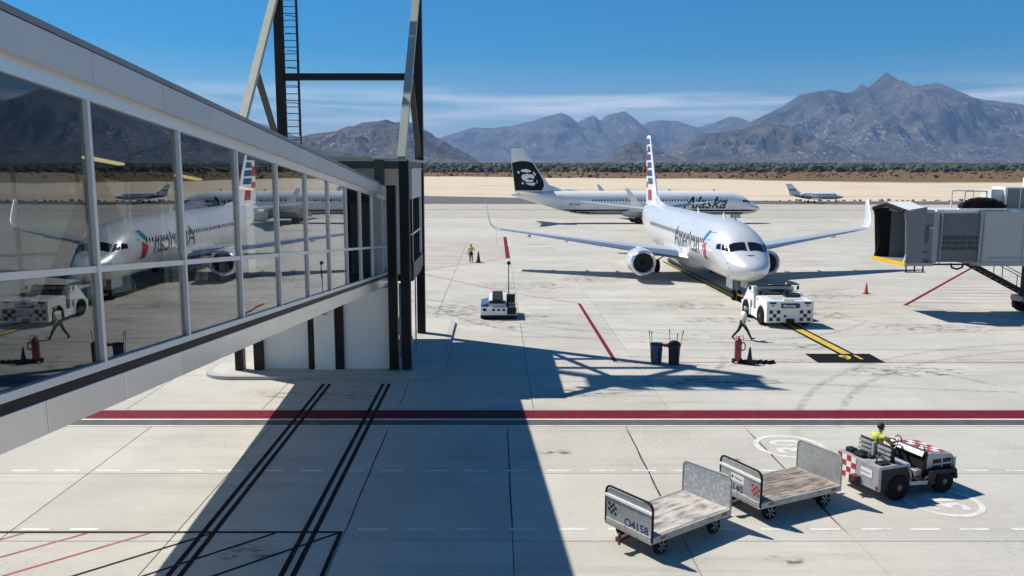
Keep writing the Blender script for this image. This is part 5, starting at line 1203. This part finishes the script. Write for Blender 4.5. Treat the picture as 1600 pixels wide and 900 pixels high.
# ------------------------------------------------------------------ people
def capsule(mb, a, b, ra, rb, n=12):
    a = Vector(a); b = Vector(b); d = (b-a); ln = d.length
    if ln < 1e-5: d = Vector((0,0,1)); b = a+d*1e-3
    d = (b-a).normalized(); pts = []; rs = []
    for k in range(5): t_ = R(90-22.5*k*1.0); pts.append(a-d*ra*math.sin(t_)); rs.append(max(ra*math.cos(t_), .001))
    for k in range(5): t_ = R(22.5*k*1.0); pts.append(b+d*rb*math.sin(t_)); rs.append(max(rb*math.cos(t_), .001))
    mb.tube(pts, rs, n)
def person(label, loc, rz, J_, look, seated=False, group=None):
    """one continuous skinned body; J_ joints, look = tag -> material"""
    caps = []
    def c(a, b, ra, rb, tg): caps.append((Vector(a), Vector(b), ra, rb, tg))
    P = J_
    c(P['hip'], P['waist'], .15, .15, 'leg'); c(P['waist'], P['chest'], .155, .165, 'torso')
    for s in ('L', 'R'):
        c(P['chest'], P['sh'+s], .13, .075, 'torso'); c(P['hip'], P['hp'+s], .13, .10, 'leg')
        c(P['hp'+s], P['kn'+s], .102, .074, 'leg'); c(P['kn'+s], P['an'+s], .07, .052, 'leg')
        an = Vector(P['an'+s]); c(an+Vector((0,0,-.03)), Vector(P['to'+s]), .048, .036, 'shoe')
        c(P['sh'+s], P['el'+s], .062, .048, 'sleeve'); c(P['el'+s], P['wr'+s], .045, .032, P.get('fore', 'skin'))
        wr = Vector(P['wr'+s]); d = (wr-Vector(P['el'+s])).normalized(); sd_ = d.cross(Vector((0,0,1))); sd_ = sd_.normalized() if sd_.length > .1 else Vector((1,0,0)); pn = d.cross(sd_)
        pal = wr+d*.085; c(wr, pal, .03, .034, 'skin'); c(wr+sd_*.018, pal+sd_*.024, .026, .024, 'skin'); c(wr-sd_*.018, pal-sd_*.024, .026, .024, 'skin')
        for q, ln in ((-.036, .062), (-.012, .075), (.012, .07), (.036, .055)):
            kn_ = pal+sd_*q+d*ln*.55; c(pal+sd_*q, kn_, .011, .010, 'skin'); c(kn_, kn_+(d*.75+pn*.55)*ln*.6, .010, .009, 'skin')
        th_ = wr+d*.03+sd_*.035; c(th_, th_+(d*.6+sd_*.8)*.05, .013, .011, 'skin'); c(th_+(d*.6+sd_*.8)*.05, th_+(d*.95+sd_*.75)*.085, .011, .009, 'skin')
    nk = Vector(P['neck']); hd = Vector(P['head']); fw = Vector(P.get('face', (0,-1,0))).normalized(); sd_ = fw.cross(Vector((0,0,1))).normalized()
    c(P['chest'], nk, .10, .058, 'torso'); c(nk, hd-Vector((0,0,.08)), .056, .056, 'skin')
    c(hd-Vector((0,0,.055))+fw*.025, hd+fw*.02, .070, .082, 'skin'); c(hd-fw*.025+Vector((0,0,.02)), hd+Vector((0,0,.035)), .088, .088, 'hair')
    c(hd+fw*.095-Vector((0,0,.015)), hd+fw*.112-Vector((0,0,.035)), .012, .015, 'skin'); c(hd+fw*.075-Vector((0,0,.095)), hd+fw*.085-Vector((0,0,.095)), .025, .022, 'skin')
    for s in (-1, 1):
        c(hd+sd_*s*.085-Vector((0,0,.02)), hd+sd_*s*.092+Vector((0,0,.015)), .016, .018, 'skin')
        c(hd+fw*.094+sd_*s*.033+Vector((0,0,.006)), hd+fw*.096+sd_*s*.033+Vector((0,0,.006)), .011, .011, 'hair')
    if 'cap' in P: c(hd+Vector((0,0,.04)), hd+Vector((0,0,.06)), .105, .085, 'cap'); c(hd+Vector((0,0,.05))+fw*.06, hd+Vector((0,0,.045))+fw*.15, .05, .035, 'cap')
    mb = MB()
    for a, b, ra, rb, tg in caps: capsule(mb, a, b, ra, rb)
    o = mb.build('person', 'skin'); md = o.modifiers.new('r', 'REMESH'); md.mode = 'VOXEL'; md.voxel_size = .0115
    dg = bpy.context.evaluated_depsgraph_get(); me = bpy.data.meshes.new_from_object(o.evaluated_get(dg)); o.modifiers.clear(); old = o.data; o.data = me; bpy.data.meshes.remove(old)
    tags = sorted({q[4] for q in caps}); me.materials.clear()
    extra = ['hivis', 'hivis_strip']
    for tg in tags: me.materials.append(M[look.get(tg, 'skin')])
    for e_ in extra: me.materials.append(M[e_])
    ctr = np.empty(len(me.polygons)*3); me.polygons.foreach_get('center', ctr); ctr = ctr.reshape(-1, 3)
    best = np.full(len(ctr), 1e9); idx = np.zeros(len(ctr), int)
    for a, b, ra, rb, tg in caps:
        a_, b_ = np.array(a), np.array(b); ab = b_-a_; t_ = np.clip(((ctr-a_)@ab)/max(ab@ab, 1e-9), 0, 1)
        dd = np.linalg.norm(ctr-(a_+t_[:,None]*ab), axis=1)-(ra+(rb-ra)*t_); m_ = dd < best; best[m_] = dd[m_]; idx[m_] = tags.index(tg)
    if 'vest' in P:
        wz_, cz_ = P['waist'][2], P['chest'][2]; tor = idx == tags.index('torso'); z0, z1 = P['vest']
        v_ = tor & (ctr[:,2] > z0) & (ctr[:,2] < z1); idx[v_] = len(tags)
        for zb in P.get('strips', ()): idx[tor & (abs(ctr[:,2]-zb) < .025)] = len(tags)+1
    me.polygons.foreach_set('material_index', idx.astype(np.int32)); me.polygons.foreach_set('use_smooth', [True]*len(me.polygons))
    o.location = loc; o.rotation_euler = (0,0,rz); return tag(o, label, 'person', group)
# walking ramp worker, striding to the right (local +X forward)
walk_j = dict(hip=(0,0,.93), waist=(.02,0,1.08), chest=(.05,0,1.34), neck=(.07,0,1.48), head=(.11,0,1.63), face=(1,-.15,-.15), cap=1,
  shL=(.05,.20,1.40), shR=(.05,-.20,1.40), elL=(.16,.24,1.14), elR=(-.10,-.25,1.13), wrL=(.36,.20,1.00), wrR=(.02,-.24,.90),
  hpL=(0,.10,.88), hpR=(0,-.10,.88), knL=(-.16,.10,.50), knR=(.24,-.10,.52), anL=(-.46,.10,.16), anR=(.46,-.10,.09), toL=(-.36,.10,.04), toR=(.62,-.10,.10), vest=(.98,1.26), strips=(1.05,1.16), fore='sleeve')
person('person in white shirt and reflective belt walking past the tug', (12.75, 41.8, 0), R(0), walk_j, dict(leg='trousers', torso='shirt_white', sleeve='shirt_white', shoe='shoe', hair='hair', cap='cap_white'))
# far marshaller, standing
st_j = dict(hip=(0,0,.93), waist=(0,0,1.08), chest=(0,0,1.34), neck=(0,0,1.48), head=(0,-.01,1.63), face=(.8,-.4,0),
  shL=(.20,0,1.40), shR=(-.20,0,1.40), elL=(.30,-.06,1.15), elR=(-.28,0,1.13), wrL=(.36,-.28,1.16), wrR=(-.28,-.06,.88),
  hpL=(.09,0,.88), hpR=(-.09,0,.88), knL=(.10,-.02,.50), knR=(-.10,-.02,.50), anL=(.10,0,.09), anR=(-.10,0,.09), toL=(.12,-.16,.04), toR=(-.12,-.16,.04), vest=(.95,1.5))
person('person in yellow vest standing beside a dark cone on the hatched stand', (-2.45, 78.2, 0), R(0), st_j, dict(leg='trousers', torso='hivis', sleeve='hivis', shoe='shoe', hair='hair'))
# tractor driver, seated (tractor frame: +X forward, seat top .84)
dr_j = dict(hip=(-.38,.32,.98), waist=(-.42,.32,1.12), chest=(-.40,.32,1.36), neck=(-.36,.32,1.50), head=(-.31,.32,1.66), face=(1,0,-.05),
  shL=(-.38,.52,1.42), shR=(-.38,.12,1.42), elL=(-.16,.58,1.24), elR=(-.14,.08,1.24), wrL=(.06,.49,1.24), wrR=(.06,.16,1.24),
  hpL=(-.34,.42,.95), hpR=(-.34,.22,.95), knL=(.06,.43,.98), knR=(.06,.21,.98), anL=(.16,.43,.58), anR=(.16,.21,.58), toL=(.30,.43,.52), toR=(.30,.21,.52), vest=(1.0,1.6), fore='sleeve')
person('person in yellow vest and orange sleeves driving the tow tractor', (11.08, 21.78, 0), R(19), dr_j, dict(leg='trousers', torso='hivis', sleeve='shirt_orange', shoe='shoe', hair='hair'))
# tug driver, seated behind the bonnet, facing the airliner (+Y)
tg_j = {}
for k_, v_ in dr_j.items(): tg_j[k_] = (-(v_[1]-.32)-.72, v_[0]+.36, v_[2]-.12) if isinstance(v_, tuple) and len(v_) == 3 and k_ not in ('face',) else v_
tg_j['face'] = (0,1,0); tg_j['vest'] = (.9,1.45)
person('person in yellow vest sitting at the controls of the white tug', (16.35, 47.35, 0), R(1.5), tg_j, dict(leg='trousers', torso='hivis', sleeve='shirt_orange', shoe='shoe', hair='hair'))
MB().box(-1.0, -.45, -.28, .25, .66, .74).build('seat', 'seat_black', G_, bevel=.02)

# ------------------------------------------------------------------ air between here and the mountains
hz = MB().box(-26500, 26500, -600, 24600, -1.2, 1500).build('haze', 'joint'); hz.data.materials.clear()
hm = bpy.data.materials.new('haze'); hm.use_nodes = True; t = hm.node_tree; t.nodes.clear()
ho = t.nodes.new('ShaderNodeOutputMaterial'); pv = t.nodes.new('ShaderNodeVolumePrincipled')
pv.inputs['Color'].default_value = (.32, .56, 1.0, 1); pv.inputs['Density'].default_value = 5.5e-5; pv.inputs['Anisotropy'].default_value = 0.1
t.links.new(pv.outputs[0], ho.inputs['Volume']); hz.data.materials.append(hm); tag(hz, kind='stuff'); hz.display_type = 'WIRE'
tag(hz, 'thin blue haze filling the air out to the mountains', 'haze')
